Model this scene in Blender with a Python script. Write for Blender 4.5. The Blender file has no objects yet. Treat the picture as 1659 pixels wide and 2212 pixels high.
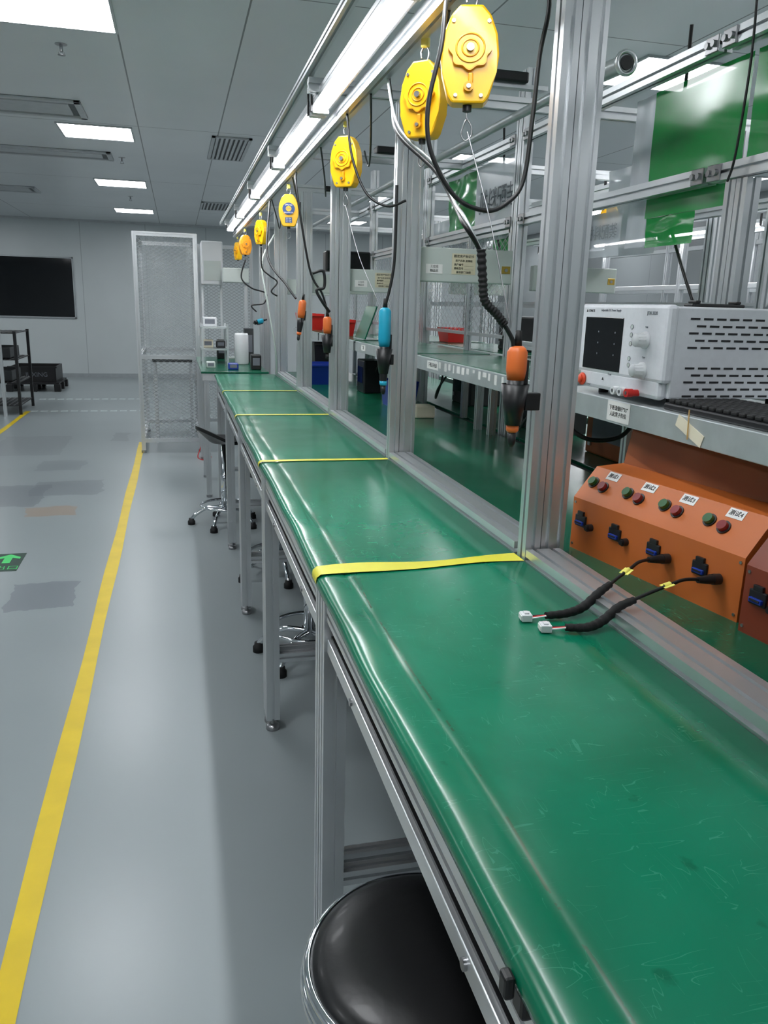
import bpy, bmesh, math, random
from mathutils import Vector, Matrix
random.seed(7)
COL=bpy.context.scene.collection
# ------------------------------------------------------------------ materials
def srgb(r,g,b):
    f=lambda c:(c/255/12.92) if c/255<=0.04045 else ((c/255+0.055)/1.055)**2.4
    return (f(r),f(g),f(b),1)
def mat(name,rgb,rough=.5,metal=0,var=.06,scale=12,bump=0,coat=0,emit=0,stretch=(1,1,1),spec=None):
    m=bpy.data.materials.new(name); m.use_nodes=True; nt=m.node_tree; N=nt.nodes; Lk=nt.links
    b=N['Principled BSDF']; c=srgb(*rgb)
    tc=N.new('ShaderNodeTexCoord'); mp=N.new('ShaderNodeMapping'); mp.inputs['Scale'].default_value=stretch
    no=N.new('ShaderNodeTexNoise'); no.inputs['Scale'].default_value=scale; no.inputs['Detail'].default_value=3
    Lk.new(tc.outputs['Object'],mp.inputs[0]); Lk.new(mp.outputs[0],no.inputs['Vector'])
    rp=N.new('ShaderNodeValToRGB')
    rp.color_ramp.elements[0].position=.3; rp.color_ramp.elements[1].position=.7
    rp.color_ramp.elements[0].color=(c[0]*(1-var),c[1]*(1-var),c[2]*(1-var),1)
    rp.color_ramp.elements[1].color=(min(1,c[0]*(1+var)),min(1,c[1]*(1+var)),min(1,c[2]*(1+var)),1)
    Lk.new(no.outputs[0],rp.inputs[0]); Lk.new(rp.outputs[0],b.inputs['Base Color'])
    b.inputs['Roughness'].default_value=rough; b.inputs['Metallic'].default_value=metal
    if coat: b.inputs['Coat Weight'].default_value=coat; b.inputs['Coat Roughness'].default_value=.08
    if emit: Lk.new(rp.outputs[0],b.inputs['Emission Color']); b.inputs['Emission Strength'].default_value=emit
    if bump:
        bp=N.new('ShaderNodeBump'); bp.inputs['Strength'].default_value=bump; bp.inputs['Distance'].default_value=.005
        Lk.new(no.outputs[0],bp.inputs['Height']); Lk.new(bp.outputs[0],b.inputs['Normal'])
    return m
M={}
M['alu']=mat('brushed_aluminium',(218,221,223),.32,.85,.015,30,stretch=(1,1,.1))
M['alud']=mat('aluminium_dark_slot',(70,73,75),.5,.6)
M['chrome']=mat('chrome',(225,228,232),.08,1,.02)
M['steel']=mat('steel_bolt',(170,170,172),.3,1,.05,60)
M['zinc']=mat('galvanised_sheet',(194,200,201),.38,.6,.06,25)
M['black']=mat('black_plastic',(20,20,22),.4,0,.1,30)
M['rubber']=mat('black_rubber',(14,14,15),.65,0,.1,50)
M['vinyl']=mat('black_vinyl',(10,11,13),.38,0,.1,60,bump=.08,coat=.05)
M['cableb']=mat('black_cable',(18,18,19),.45,0,.1,40)
M['tapeb']=mat('black_cloth_tape',(15,15,15),.8,0,.2,90,bump=.4)
M['yellow']=mat('yellow_plastic',(246,188,6),.36,0,.04,20,coat=.15)
M['yellowd']=mat('shaded_yellow_plastic',(232,160,4),.4,0,.04,20,coat=.15)  # deeper copy of the balancer yellow, shading painted onto the raised drum parts
M['yellowo']=mat('amber_plastic',(232,150,30),.36,0,.04,20,coat=.15)
M['yelstrap']=mat('yellow_strap',(235,225,110),.5)
M['orange']=mat('orange_plastic',(226,112,48),.4,0,.04)
M['teal']=mat('cyan_plastic',(20,155,186),.4,0,.04)
M['boxo']=mat('orange_painted_box',(184,98,42),.45,0,.06,9)
M['boxc']=mat('shaded_orange_paint',(146,80,40),.5,0,.06,9)  # orange box paint browned, the shelf's shadow is put into this colour
M['boxr']=mat('red_brown_painted_box',(120,52,32),.42,0,.08,9)
M['white']=mat('white_plastic',(212,214,216),.4,0,.02)
M['whitegrey']=mat('pale_grey_paint',(186,194,189),.45,0,.03)
M['psu']=mat('white_powdercoat',(210,212,217),.5,0,.03,80,bump=.05)
M['paper']=mat('white_paper',(222,222,219),.6,0,.02)
M['card']=mat('cream_card',(206,198,170),.5,0,.03)
M['ink']=mat('black_ink',(25,25,28),.6)
M['grayink']=mat('grey_ink',(108,112,120),.6)
M['faintink']=mat('faint_grey_ink',(150,155,162),.6)
M['whiteink']=mat('white_ink',(235,235,235),.6)
M['arrowg']=mat('bright_green_ink',(70,205,110),.5)
M['screen']=mat('dark_display',(9,11,14),.15,0,.05)
M['red']=mat('red_plastic',(205,40,35),.35,0,.05)
M['btnred']=mat('red_button',(120,10,22),.3,0,.05,coat=.4)
M['btngrn']=mat('green_button',(10,80,28),.3,0,.05,coat=.4)
M['btnor']=mat('orange_red_button',(228,75,40),.35)
M['blue']=mat('blue_plastic',(24,54,150),.35,0,.06)
M['bluelab']=mat('blue_label',(30,70,130),.4,0,.05)
M['brass']=mat('brass',(190,160,80),.35,.9)
M['tapey']=mat('yellow_tape',(210,204,54),.45,0,.05,15)
M['liney']=mat('yellow_floor_tape',(220,190,8),.42,0,.07,7)
M['linew']=mat('white_floor_tape',(210,220,220),.5,0,.1,10)
M['signg']=mat('dark_green_sign',(22,58,44),.4,0,.06)
M['masking']=mat('masking_tape',(216,208,186),.6,0,.04)
M['wood']=mat('toothpick_wood',(200,160,100),.6)
M['redcable']=mat('red_hose',(190,50,50),.4)
M['darkdesk']=mat('dark_board',(40,44,46),.5)
M['greyunder']=mat('grey_board',(70,75,75),.6)
M['frame']=mat('window_frame_aluminium',(165,171,174),.4,.4)
M['glass']=mat('dark_window_glass',(18,21,24),.06,0,.3,3)
M['recess']=mat('vent_recess',(95,99,101),.6)
M['ceiltrim']=mat('ceiling_trim',(190,194,196),.4,.2)
def emission(name,rgb,st):
    m=bpy.data.materials.new(name); m.use_nodes=True; nt=m.node_tree; nt.nodes.clear()
    e=nt.nodes.new('ShaderNodeEmission'); o=nt.nodes.new('ShaderNodeOutputMaterial')
    no=nt.nodes.new('ShaderNodeTexNoise'); no.inputs['Scale'].default_value=2
    mx=nt.nodes.new('ShaderNodeMixRGB'); mx.inputs[1].default_value=srgb(*rgb); mx.inputs[2].default_value=(1,1,1,1)
    nt.links.new(no.outputs[0],mx.inputs[0]); nt.links.new(mx.outputs[0],e.inputs[0])
    e.inputs[1].default_value=st; nt.links.new(e.outputs[0],o.inputs[0]); return m
M['panel']=emission('light_panel_glow',(243,248,255),20)
M['tube']=emission('led_tube_glow',(242,248,255),46)
def sheet(name,rgb,fac,rough=.15):
    m=mat(name,rgb,rough,0,.05,6); nt=m.node_tree; b=nt.nodes['Principled BSDF']
    t=nt.nodes.new('ShaderNodeBsdfTransparent'); mx=nt.nodes.new('ShaderNodeMixShader')
    mx.inputs[0].default_value=fac
    o=[n for n in nt.nodes if n.type=='OUTPUT_MATERIAL'][0]
    nt.links.new(t.outputs[0],mx.inputs[1]); nt.links.new(b.outputs[0],mx.inputs[2]); nt.links.new(mx.outputs[0],o.inputs[0])
    return m
M['film']=sheet('clear_plastic_film',(200,207,210),.2,.12)
M['filmg']=sheet('green_plastic_film',(0,152,62),.97,.14)
M['filmw']=sheet('white_translucent_film',(214,219,226),.85,.2)
def mth_(N,L):
    def mth(op,a,bb=None):
        n=N.new('ShaderNodeMath'); n.operation=op
        for i,v in enumerate((a,bb)):
            if v is None: continue
            if isinstance(v,(int,float)): n.inputs[i].default_value=v
            else: L.new(v,n.inputs[i])
        return n.outputs[0]
    return mth
def mesh_mat():
    m=mat('wire_mesh',(165,171,173),.4,.4); nt=m.node_tree; N=nt.nodes; L=nt.links; b=N['Principled BSDF']
    tc=N.new('ShaderNodeTexCoord'); sx=N.new('ShaderNodeSeparateXYZ'); L.new(tc.outputs['Object'],sx.inputs[0])
    mth=mth_(N,L)
    h=mth('ADD',sx.outputs[0],sx.outputs[1]); h=mth('MULTIPLY',h,17); z=mth('MULTIPLY',sx.outputs[2],28)
    def ln(s): 
        return mth('GREATER_THAN',mth('ABSOLUTE',mth('SUBTRACT',mth('FRACT',s),.5)),.42)
    f=mth('MAXIMUM',ln(mth('ADD',h,z)),ln(mth('SUBTRACT',h,z)))
    f=mth('ADD',mth('MULTIPLY',f,.55),.02)
    t=N.new('ShaderNodeBsdfTransparent'); mx=N.new('ShaderNodeMixShader'); L.new(f,mx.inputs[0])
    o=[n for n in N if n.type=='OUTPUT_MATERIAL'][0]
    L.new(t.outputs[0],mx.inputs[1]); L.new(b.outputs[0],mx.inputs[2]); L.new(mx.outputs[0],o.inputs[0])
    return m
M['mesh']=mesh_mat()
def green_mat(name,rgb,rough,groove=False):
    m=bpy.data.materials.new(name); m.use_nodes=True; nt=m.node_tree; N=nt.nodes; L=nt.links; b=N['Principled BSDF']
    tc=N.new('ShaderNodeTexCoord'); mth=mth_(N,L)
    def noise(s,det=4,st=(1,1,1),rot=0,dist=0):
        mp=N.new('ShaderNodeMapping'); mp.inputs['Scale'].default_value=st; mp.inputs['Rotation'].default_value=(0,0,rot)
        n=N.new('ShaderNodeTexNoise'); n.inputs['Scale'].default_value=s; n.inputs['Detail'].default_value=det; n.inputs['Distortion'].default_value=dist
        L.new(tc.outputs['Object'],mp.inputs[0]); L.new(mp.outputs[0],n.inputs['Vector']); return n.outputs[0]
    def ramp(x,a,b2,ca,cb):
        r=N.new('ShaderNodeValToRGB'); r.color_ramp.elements[0].position=a; r.color_ramp.elements[1].position=b2
        r.color_ramp.elements[0].color=ca; r.color_ramp.elements[1].color=cb; L.new(x,r.inputs[0]); return r.outputs[0]
    c=srgb(*rgb)
    base=ramp(noise(2.2,6,dist=.4),.36,.68,(c[0]*.8,c[1]*.74,c[2]*.70,1),(c[0]*1.5+.006,c[1]*1.2,c[2]*1.28,1))
    def mix(fac,a,col,op='MIX'):
        x=N.new('ShaderNodeMixRGB'); x.blend_type=op; L.new(fac,x.inputs[0]); L.new(a,x.inputs[1]); x.inputs[2].default_value=col; return x.outputs[0]
    pale=(c[0]*3+.06,c[1]*1.6+.05,c[2]*1.8+.05,1)
    def scr(s,st,rot,k):
        n=noise(s,1,st,rot,.05); w=mth('ABSOLUTE',mth('SUBTRACT',n,.5))
        l=mth('LESS_THAN',w,.0032); gate=mth('GREATER_THAN',noise(s*2.3,1),.60)
        return mth('MULTIPLY',mth('MULTIPLY',l,gate),k)
    for a in ((7,(1,6,1),.6,.34),(8,(7,1,1),.35,.34),(6,(1,8,1),-.5,.32),(11,(1,5,1),1.2,.3),(9,(6,1,1),-.9,.3)): base=mix(scr(*a),base,pale)
    s3=ramp(noise(18,8),.67,.73,(0,0,0,1),(.6,.6,.6,1))
    base=mix(s3,base,(c[0]*.5,c[1]*.5,c[2]*.45,1))
    if groove:
        sx=N.new('ShaderNodeSeparateXYZ'); L.new(tc.outputs['Object'],sx.inputs[0])
        cx=mth('ADD',sx.outputs[0],mth('MULTIPLY',noise(3,2),-.02))
        d=mth('ABSOLUTE',mth('SUBTRACT',cx,.309)); g=mth('MULTIPLY',mth('LESS_THAN',d,.0016),mth('GREATER_THAN',noise(14,4),.47))
        base=mix(mth('MULTIPLY',g,.6),base,(.03,.05,.02,1))
        g2=mth('SUBTRACT',.34,mth('MULTIPLY',d,26)); g2=mth('MAXIMUM',g2,0); base=mix(g2,base,(c[0]*.7,c[1]*.5,c[2]*.4,1))
    L.new(base,b.inputs['Base Color'])
    rr=ramp(noise(5,4),.3,.7,(rough-.035,)*3+(1,),(rough+.035,)*3+(1,)); L.new(rr,b.inputs['Roughness'])
    bp=N.new('ShaderNodeBump'); bp.inputs['Strength'].default_value=.18; bp.inputs['Distance'].default_value=.004
    L.new(noise(6,3),bp.inputs['Height']); L.new(bp.outputs[0],b.inputs['Normal'])
    return m
M['gmat']=green_mat('green_esd_mat',(0,114,82),.215,True)
M['gmat2']=green_mat('green_rear_mat',(3,92,66),.225)
def floor_mat():
    m=bpy.data.materials.new('grey_epoxy_floor'); m.use_nodes=True; nt=m.node_tree; N=nt.nodes; L=nt.links; b=N['Principled BSDF']
    tc=N.new('ShaderNodeTexCoord'); mth=mth_(N,L)
    n1=N.new('ShaderNodeTexNoise'); n1.inputs['Scale'].default_value=.6; n1.inputs['Detail'].default_value=3; L.new(tc.outputs['Object'],n1.inputs['Vector'])
    n2=N.new('ShaderNodeTexNoise'); n2.inputs['Scale'].default_value=6; n2.inputs['Detail'].default_value=4; L.new(tc.outputs['Object'],n2.inputs['Vector'])
    r=N.new('ShaderNodeValToRGB'); r.color_ramp.elements[0].position=.3; r.color_ramp.elements[1].position=.72
    r.color_ramp.elements[0].color=srgb(138,147,149); r.color_ramp.elements[1].color=srgb(147,156,158); L.new(n1.outputs[0],r.inputs[0])
    sx=N.new('ShaderNodeSeparateXYZ')
    ad=N.new('ShaderNodeVectorMath'); ad.operation='MULTIPLY_ADD'; L.new(n2.outputs['Color'],ad.inputs[0]); ad.inputs[1].default_value=(.14,.14,0); L.new(tc.outputs['Object'],ad.inputs[2])
    L.new(ad.outputs[0],sx.inputs[0])
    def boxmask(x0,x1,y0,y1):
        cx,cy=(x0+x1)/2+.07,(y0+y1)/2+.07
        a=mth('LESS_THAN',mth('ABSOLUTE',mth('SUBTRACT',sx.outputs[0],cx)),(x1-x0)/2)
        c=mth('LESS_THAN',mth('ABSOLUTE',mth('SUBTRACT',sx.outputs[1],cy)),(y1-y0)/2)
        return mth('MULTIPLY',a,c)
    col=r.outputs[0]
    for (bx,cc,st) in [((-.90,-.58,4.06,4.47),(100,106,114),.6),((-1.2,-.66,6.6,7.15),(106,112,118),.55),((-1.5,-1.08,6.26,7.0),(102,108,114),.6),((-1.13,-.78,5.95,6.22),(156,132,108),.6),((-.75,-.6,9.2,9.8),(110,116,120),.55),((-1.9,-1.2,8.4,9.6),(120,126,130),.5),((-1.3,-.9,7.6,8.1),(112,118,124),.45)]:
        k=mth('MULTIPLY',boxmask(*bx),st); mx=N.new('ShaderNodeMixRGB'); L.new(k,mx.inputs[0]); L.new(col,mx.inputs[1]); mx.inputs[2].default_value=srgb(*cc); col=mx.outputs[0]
    L.new(col,b.inputs['Base Color'])
    rr=N.new('ShaderNodeMapRange'); rr.inputs[3].default_value=.282; rr.inputs[4].default_value=.31; L.new(n1.outputs[0],rr.inputs[0]); L.new(rr.outputs[0],b.inputs['Roughness'])
    return m
M['floor']=floor_mat()
def seam_mat(name,rgb,dark,xs,ysp,axis=(0,1),rough=.4,wid=.006):
    m=mat(name,rgb,rough,0,.03,1.2); nt=m.node_tree; N=nt.nodes; L=nt.links; b=N['Principled BSDF']
    src=b.inputs['Base Color'].links[0].from_socket
    tc=N.new('ShaderNodeTexCoord'); sx=N.new('ShaderNodeSeparateXYZ'); L.new(tc.outputs['Object'],sx.inputs[0])
    mth=mth_(N,L)
    acc=None
    for x in xs:
        k=mth('LESS_THAN',mth('ABSOLUTE',mth('SUBTRACT',sx.outputs[axis[0]],x)),wid)
        acc=k if acc is None else mth('MAXIMUM',acc,k)
    if ysp:
        k=mth('LESS_THAN',mth('FRACT',mth('DIVIDE',mth('ADD',sx.outputs[axis[1]],101.0),ysp)),wid*2/ysp)
        acc=mth('MAXIMUM',acc,k)
    mx=N.new('ShaderNodeMixRGB'); L.new(acc,mx.inputs[0]); L.new(src,mx.inputs[1]); mx.inputs[2].default_value=srgb(*dark); L.new(mx.outputs[0],b.inputs['Base Color'])
    return m
M['ceil']=seam_mat('grey_ceiling_panels',(222,226,228),(115,120,122),[-2.6,-.27,.41,1.6,2.8,4.0,5.2],3.4,rough=.32,wid=.005)
M['wall']=seam_mat('pale_wall_panels',(196,203,204),(160,168,170),[-4,-1.75,-.55,.6,1.8,3,4.2],0)
M['wallr']=seam_mat('grey_side_wall',(140,146,148),(115,121,123),[2,5,8,11],0,axis=(1,0))

# ------------------------------------------------------------------ mesh builder
def slot_poly(w,h,step=.04,so=.008,sd=.010):
    pts=[]
    nx=max(1,round(w/step)); ny=max(1,round(h/step))
    def side(n,length,f):
        for i in range(n):
            c=-length/2+length*(i+.5)/n
            for t,d in ((c-so/2,0),(c-so/2,sd),(c+so/2,sd),(c+so/2,0)): pts.append(f(t,d))
    pts.append((-w/2,-h/2)); side(nx,w,lambda t,d:(t,-h/2+d))
    pts.append((w/2,-h/2)); side(ny,h,lambda t,d:(w/2-d,t))
    pts.append((w/2,h/2)); side(nx,w,lambda t,d:(-t,h/2-d))
    pts.append((-w/2,h/2)); side(ny,h,lambda t,d:(-w/2+d,-t))
    return pts
class MB:
    def __init__(s): s.v=[];s.f=[];s.m=[];s.sm=[];s.mats=[]
    def mi(s,k):
        if k not in s.mats: s.mats.append(k)
        return s.mats.index(k)
    def add(s,vs,fs,k,smooth=False,T=None):
        o=len(s.v); i=s.mi(k)
        for p in vs:
            p=Vector(p); s.v.append(T@p if T else p)
        for f in fs:
            s.f.append([a+o for a in f]); s.m.append(i); s.sm.append(smooth)
        return s
    def box(s,c,d,k,bev=0,T=None,seg=2):
        bm=bmesh.new(); bmesh.ops.create_cube(bm,size=1)
        for v in bm.verts: v.co=Vector((v.co.x*d[0],v.co.y*d[1],v.co.z*d[2]))+Vector(c)
        if bev: bmesh.ops.bevel(bm,geom=bm.edges[:],offset=bev,segments=seg,profile=.5,affect='EDGES')
        bm.verts.index_update()
        s.add([v.co.copy() for v in bm.verts],[[v.index for v in f.verts] for f in bm.faces],k,False,T); bm.free(); return s
    def b2(s,a,b,k,bev=0,T=None):
        return s.box([(a[i]+b[i])/2 for i in range(3)],[abs(b[i]-a[i]) for i in range(3)],k,bev,T)
    def cyl(s,p0,p1,r0,k,r1=None,n=20,T=None,caps=True):
        p0=Vector(p0);p1=Vector(p1); r1=r0 if r1 is None else r1
        d=(p1-p0).normalized(); a=d.orthogonal().normalized(); b=d.cross(a)
        vs=[]
        for p,r in ((p0,r0),(p1,r1)):
            for i in range(n):
                t=2*math.pi*i/n; vs.append(p+a*math.cos(t)*r+b*math.sin(t)*r)
        s.add(vs,[[i,(i+1)%n,n+(i+1)%n,n+i] for i in range(n)],k,True,T)
        if caps: s.add(vs,[list(range(n))[::-1],list(range(n,2*n))],k,False,T)
        return s
    def lathe(s,prof,k,n=32,T=None,smooth=True):
        vs=[];fs=[]
        for r,z in prof:
            for i in range(n):
                t=2*math.pi*i/n; vs.append((r*math.cos(t),r*math.sin(t),z))
        for j in range(len(prof)-1):
            for i in range(n): fs.append([j*n+i,j*n+(i+1)%n,(j+1)*n+(i+1)%n,(j+1)*n+i])
        if prof[0][0]>1e-6: fs.append(list(range(n))[::-1])
        if prof[-1][0]>1e-6: fs.append(list(range((len(prof)-1)*n,len(prof)*n)))
        return s.add(vs,fs,k,smooth,T)
    def ext(s,poly,k,T,z0=0,z1=1,smooth=False):
        n=len(poly); vs=[(p[0],p[1],z0) for p in poly]+[(p[0],p[1],z1) for p in poly]
        s.add(vs,[[i,(i+1)%n,n+(i+1)%n,n+i] for i in range(n)],k,smooth,T)
        return s.add(vs,[list(range(n))[::-1],list(range(n,2*n))],k,False,T)
    def prof(s,axis,c,w,h,a,b,k='alu',step=.04):
        P=slot_poly(w,h,step)
        if axis=='Z': T=Matrix(((1,0,0,c[0]),(0,1,0,c[1]),(0,0,1,0),(0,0,0,1)))
        if axis=='Y': T=Matrix(((-1,0,0,c[0]),(0,0,1,0),(0,1,0,c[1]),(0,0,0,1)))
        if axis=='X': T=Matrix(((0,0,1,0),(1,0,0,c[0]),(0,1,0,c[1]),(0,0,0,1)))
        return s.ext(P,k,T,a,b)
    def tube(s,pts,r,k,n=10,sub=8,T=None,rf=None):
        P=[Vector(p) for p in pts]; Q=[]
        if len(P)>2 and sub>1:
            for i in range(len(P)-1):
                p0=P[max(0,i-1)];p1=P[i];p2=P[i+1];p3=P[min(len(P)-1,i+2)]
                for j in range(sub):
                    t=j/sub; Q.append(.5*((2*p1)+(p2-p0)*t+(2*p0-5*p1+4*p2-p3)*t*t+(3*p1-p0-3*p2+p3)*t**3))
            Q.append(P[-1])
        else: Q=P
        vs=[];fs=[]; a=None
        for i,p in enumerate(Q):
            d=(Q[min(i+1,len(Q)-1)]-Q[max(i-1,0)]).normalized()
            if a is None: a=d.orthogonal().normalized()
            a=(a-d*a.dot(d)).normalized(); b=d.cross(a)
            rr=r if rf is None else r*rf(i/(len(Q)-1))
            for j in range(n):
                t=2*math.pi*j/n; vs.append(p+a*math.cos(t)*rr+b*math.sin(t)*rr)
        for i in range(len(Q)-1):
            for j in range(n): fs.append([i*n+j,i*n+(j+1)%n,(i+1)*n+(j+1)%n,(i+1)*n+j])
        s.add(vs,fs,k,True,T); m=len(Q)-1
        return s.add(vs,[list(range(n))[::-1],[m*n+j for j in range(n)]],k,False,T)
    def torus(s,R,r,k,T=None,n=40,m=10,z=0):
        vs=[];fs=[]
        for i in range(n):
            t=2*math.pi*i/n
            for j in range(m):
                q=2*math.pi*j/m; vs.append(((R+r*math.cos(q))*math.cos(t),(R+r*math.cos(q))*math.sin(t),z+r*math.sin(q)))
        for i in range(n):
            for j in range(m): fs.append([i*m+j,((i+1)%n)*m+j,((i+1)%n)*m+(j+1)%m,i*m+(j+1)%m])
        return s.add(vs,fs,k,True,T)
    def grid(s,fn,nu,nv,k,T=None,smooth=True):
        vs=[fn(i/nu,j/nv) for j in range(nv+1) for i in range(nu+1)]
        fs=[[j*(nu+1)+i,j*(nu+1)+i+1,(j+1)*(nu+1)+i+1,(j+1)*(nu+1)+i] for j in range(nv) for i in range(nu)]
        return s.add(vs,fs,k,smooth,T)
    def done(s,name,parent=None,label=None,category=None,group=None,kind=None,origin=None,rec=True):
        me=bpy.data.meshes.new(name)
        if origin is None:
            if parent is not None and parent.get('_w'): origin=Vector(parent['_w'])
            elif parent is not None: origin=Vector((0,0,0))
            else:
                xs=[p.x for p in s.v];ys=[p.y for p in s.v];zs=[p.z for p in s.v]
                origin=Vector(((min(xs)+max(xs))/2,(min(ys)+max(ys))/2,min(zs)))
        origin=Vector(origin)
        me.from_pydata([p-origin for p in s.v],[],s.f)
        for k in s.mats: me.materials.append(M[k])
        me.polygons.foreach_set('material_index',s.m); me.polygons.foreach_set('use_smooth',s.sm)
        if rec:
            bm=bmesh.new(); bm.from_mesh(me); bmesh.ops.recalc_face_normals(bm,faces=bm.faces); bm.to_mesh(me); bm.free()
        me.update()
        o=bpy.data.objects.new(name,me); COL.objects.link(o)
        if parent is not None: o.parent=parent
        else: o.location=origin
        if label: o['label']=label
        if category: o['category']=category
        if group: o['group']=group
        if kind: o['kind']=kind
        return o
def thing(name,label,category,loc=(0,0,0),group=None,world=True,rotz=0):
    e=bpy.data.objects.new(name,None); e.empty_display_size=.05; e.location=loc; e.rotation_euler=(0,0,rotz)
    COL.objects.link(e); e['label']=label; e['category']=category
    if group: e['group']=group
    if world: e['_w']=list(loc)
    return e
def dup(o,loc,rotz=None,label=None):
    n=o.copy(); COL.objects.link(n); n.location=loc
    if rotz is not None: n.rotation_euler=(0,0,rotz)
    if label: n['label']=label
    def rec(a,b):
        for c in list(a.children):
            k=c.copy(); COL.objects.link(k); k.parent=b; rec(c,k)
    rec(o,n); return n
def text(body,size,T,k,parent,name='lettering',ext=0.0003):
    cu=bpy.data.curves.new('t','FONT'); cu.body=body; cu.size=size; cu.extrude=ext; cu.align_x='CENTER'; cu.align_y='CENTER'; cu.resolution_u=3
    o=bpy.data.objects.new('t',cu); COL.objects.link(o)
    bpy.context.view_layer.update(); dg=bpy.context.evaluated_depsgraph_get()
    me=bpy.data.meshes.new_from_object(o.evaluated_get(dg)); bpy.data.objects.remove(o)
    me.transform(T); me.materials.clear(); me.materials.append(M[k])
    r=bpy.data.objects.new(name,me); COL.objects.link(r); r.parent=parent; return r
def frm(right,up,pos):
    r=Vector(right).normalized();u=Vector(up).normalized();n=r.cross(u)
    return Matrix(((r.x,u.x,n.x,pos[0]),(r.y,u.y,n.y,pos[1]),(r.z,u.z,n.z,pos[2]),(0,0,0,1)))
def W(par,p):
    w=par.get('_w'); return (p[0]-w[0],p[1]-w[1],p[2]-w[2]) if w else p
def faceX(par,p): return frm((0,-1,0),(0,0,1),W(par,p))
def faceY(par,p): return frm((1,0,0),(0,0,1),W(par,p))
# ------------------------------------------------------------------ room shell
CZ=2.97; XR=6.8
MB().b2((-7,-4,-.1),(XR,17.2,0),'floor').done('floor',kind='structure',origin=(0,0,0))
MB().b2((-7,-4,CZ),(XR,17.2,CZ+.1),'ceil').done('ceiling',kind='structure',origin=(0,0,0))
MB().b2((-7,17,0),(XR,17.2,CZ),'wall').done('wall_back',kind='structure',origin=(0,0,0))
MB().b2((-7.2,-4,0),(-7,17.2,CZ),'wall').done('wall_left',kind='structure',origin=(0,0,0))
MB().b2((XR,-4,0),(XR+.2,17.2,CZ),'wallr').done('wall_right',kind='structure',origin=(0,0,0))
MB().b2((-7,-4.2,0),(XR,-4,CZ),'wall').done('wall_front',kind='structure',origin=(0,0,0))
w=MB(); w.b2((-4.4,16.985,1.16),(-1.93,17,2.25),'glass')
for a,b in (((-4.43,16.97,1.135),(-1.905,17,1.16)),((-4.43,16.97,2.25),(-1.905,17,2.275)),((-1.93,16.97,1.135),(-1.905,17,2.275)),((-4.43,16.97,1.135),(-4.4,17,2.275))): w.b2(a,b,'frame')
w.done('window_1',kind='structure')
MB().b2((-7,16.985,0),(XR,17,.08),'frame').done('baseboard_back',kind='structure')
MB().b2((-7,16.96,CZ-.04),(XR,17,CZ),'ceiltrim').done('trim_1',kind='structure')
def ceiling_light(x,y,grp='recessed ceiling light panels'):
    T=thing('ceiling_light','square white glowing recessed ceiling light panel','light',(x,y,CZ),grp)
    d=.3
    MB().b2((x-d,y-d,CZ-.008),(x+d,y+d,CZ+.001),'panel').done('diffuser',T)
    m=MB()
    for a,b in (((x-d-.015,y-d-.015),(x+d+.015,y-d)),((x-d-.015,y+d),(x+d+.015,y+d+.015)),((x-d-.015,y-d),(x-d,y+d)),((x+d,y-d),(x+d+.015,y+d))): m.b2((a[0],a[1],CZ-.012),(b[0],b[1],CZ+.001),'ceiltrim')
    m.done('frame',T); return T
cl=ceiling_light(-.58,4.91)
for y in (8.18,11.5,14.85,1.6,-1.7): dup(cl,(-.64 if y>5 else -.58,y,CZ))
for x in (3.0,5.9,-3.6):
    for y in (1.6,4.91,8.18,11.5,14.85,-1.7): dup(cl,(x,y,CZ))
def slot(x0,x1,y0,y1):
    m=MB(); m.b2((x0,y0,CZ-.004),(x1,y1,CZ+.001),'recess')
    t=.05
    for a,b in (((x0,y0),(x1,y0+t)),((x0,y1-t),(x1,y1)),((x0,y0),(x0+t,y1)),((x1-t,y0),(x1,y1))): m.b2((a[0],a[1],CZ-.02),(b[0],b[1],CZ+.001),'ceiltrim',.004)
    m.b2((x0+t*2,y0+t*2.2,CZ-.016),(x1-t*2,y1-t*2.2,CZ+.001),'ceiltrim',.004)
    m.done('air_vent',label='long grey recessed ceiling air outlet',category='air vent',group='ceiling air outlets')
slot(-2.3,-.66,7.0,7.6); slot(-2.5,-.6,9.2,9.66); slot(-3.2,-1.82,12.4,13.0)
def grille(x0,x1,y0,y1,n):
    T=thing('ceiling_grille','grey louvred return air grille in the ceiling','air vent',((x0+x1)/2,(y0+y1)/2,CZ),'return air grilles')
    m=MB(); 
    for a,b in (((x0,y0),(x1,y0+.03)),((x0,y1-.03),(x1,y1)),((x0,y0),(x0+.03,y1)),((x1-.03,y0),(x1,y1))): m.b2((a[0],a[1],CZ-.015),(b[0],b[1],CZ+.001),'ceiltrim')
    m.done('frame',T); m=MB(); m.b2((x0,y0,CZ-.002),(x1,y1,CZ+.001),'alud')
    for i in range(n):
        x=x0+.03+(x1-x0-.06)*(i+.5)/n; m.b2((x-.012,y0+.03,CZ-.014),(x+.012,y1-.03,CZ-.003),'ceiltrim')
    m.done('louvre',T)
grille(.36,.72,7.95,9.15,7); grille(.41,.9,13,14,8)
for x,y in ((-.61,5.57),(-.51,9.5),(-.6,12.9),(1.8,6.2)):
    m=MB(); m.cyl((x,y,CZ-.003),(x,y,CZ),.035,'steel'); m.cyl((x,y,CZ-.04),(x,y,CZ),.01,'steel'); m.cyl((x,y,CZ-.06),(x,y,CZ-.057),.022,'steel')
    m.tube([(x-.012,y,CZ-.04),(x-.016,y,CZ-.05),(x-.004,y,CZ-.06)],.002,'steel',6); m.tube([(x+.012,y,CZ-.04),(x+.016,y,CZ-.05),(x+.004,y,CZ-.06)],.002,'steel',6)
    m.done('sprinkler_head',label='small steel fire sprinkler head on the ceiling',category='sprinkler',group='ceiling sprinklers')
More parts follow.
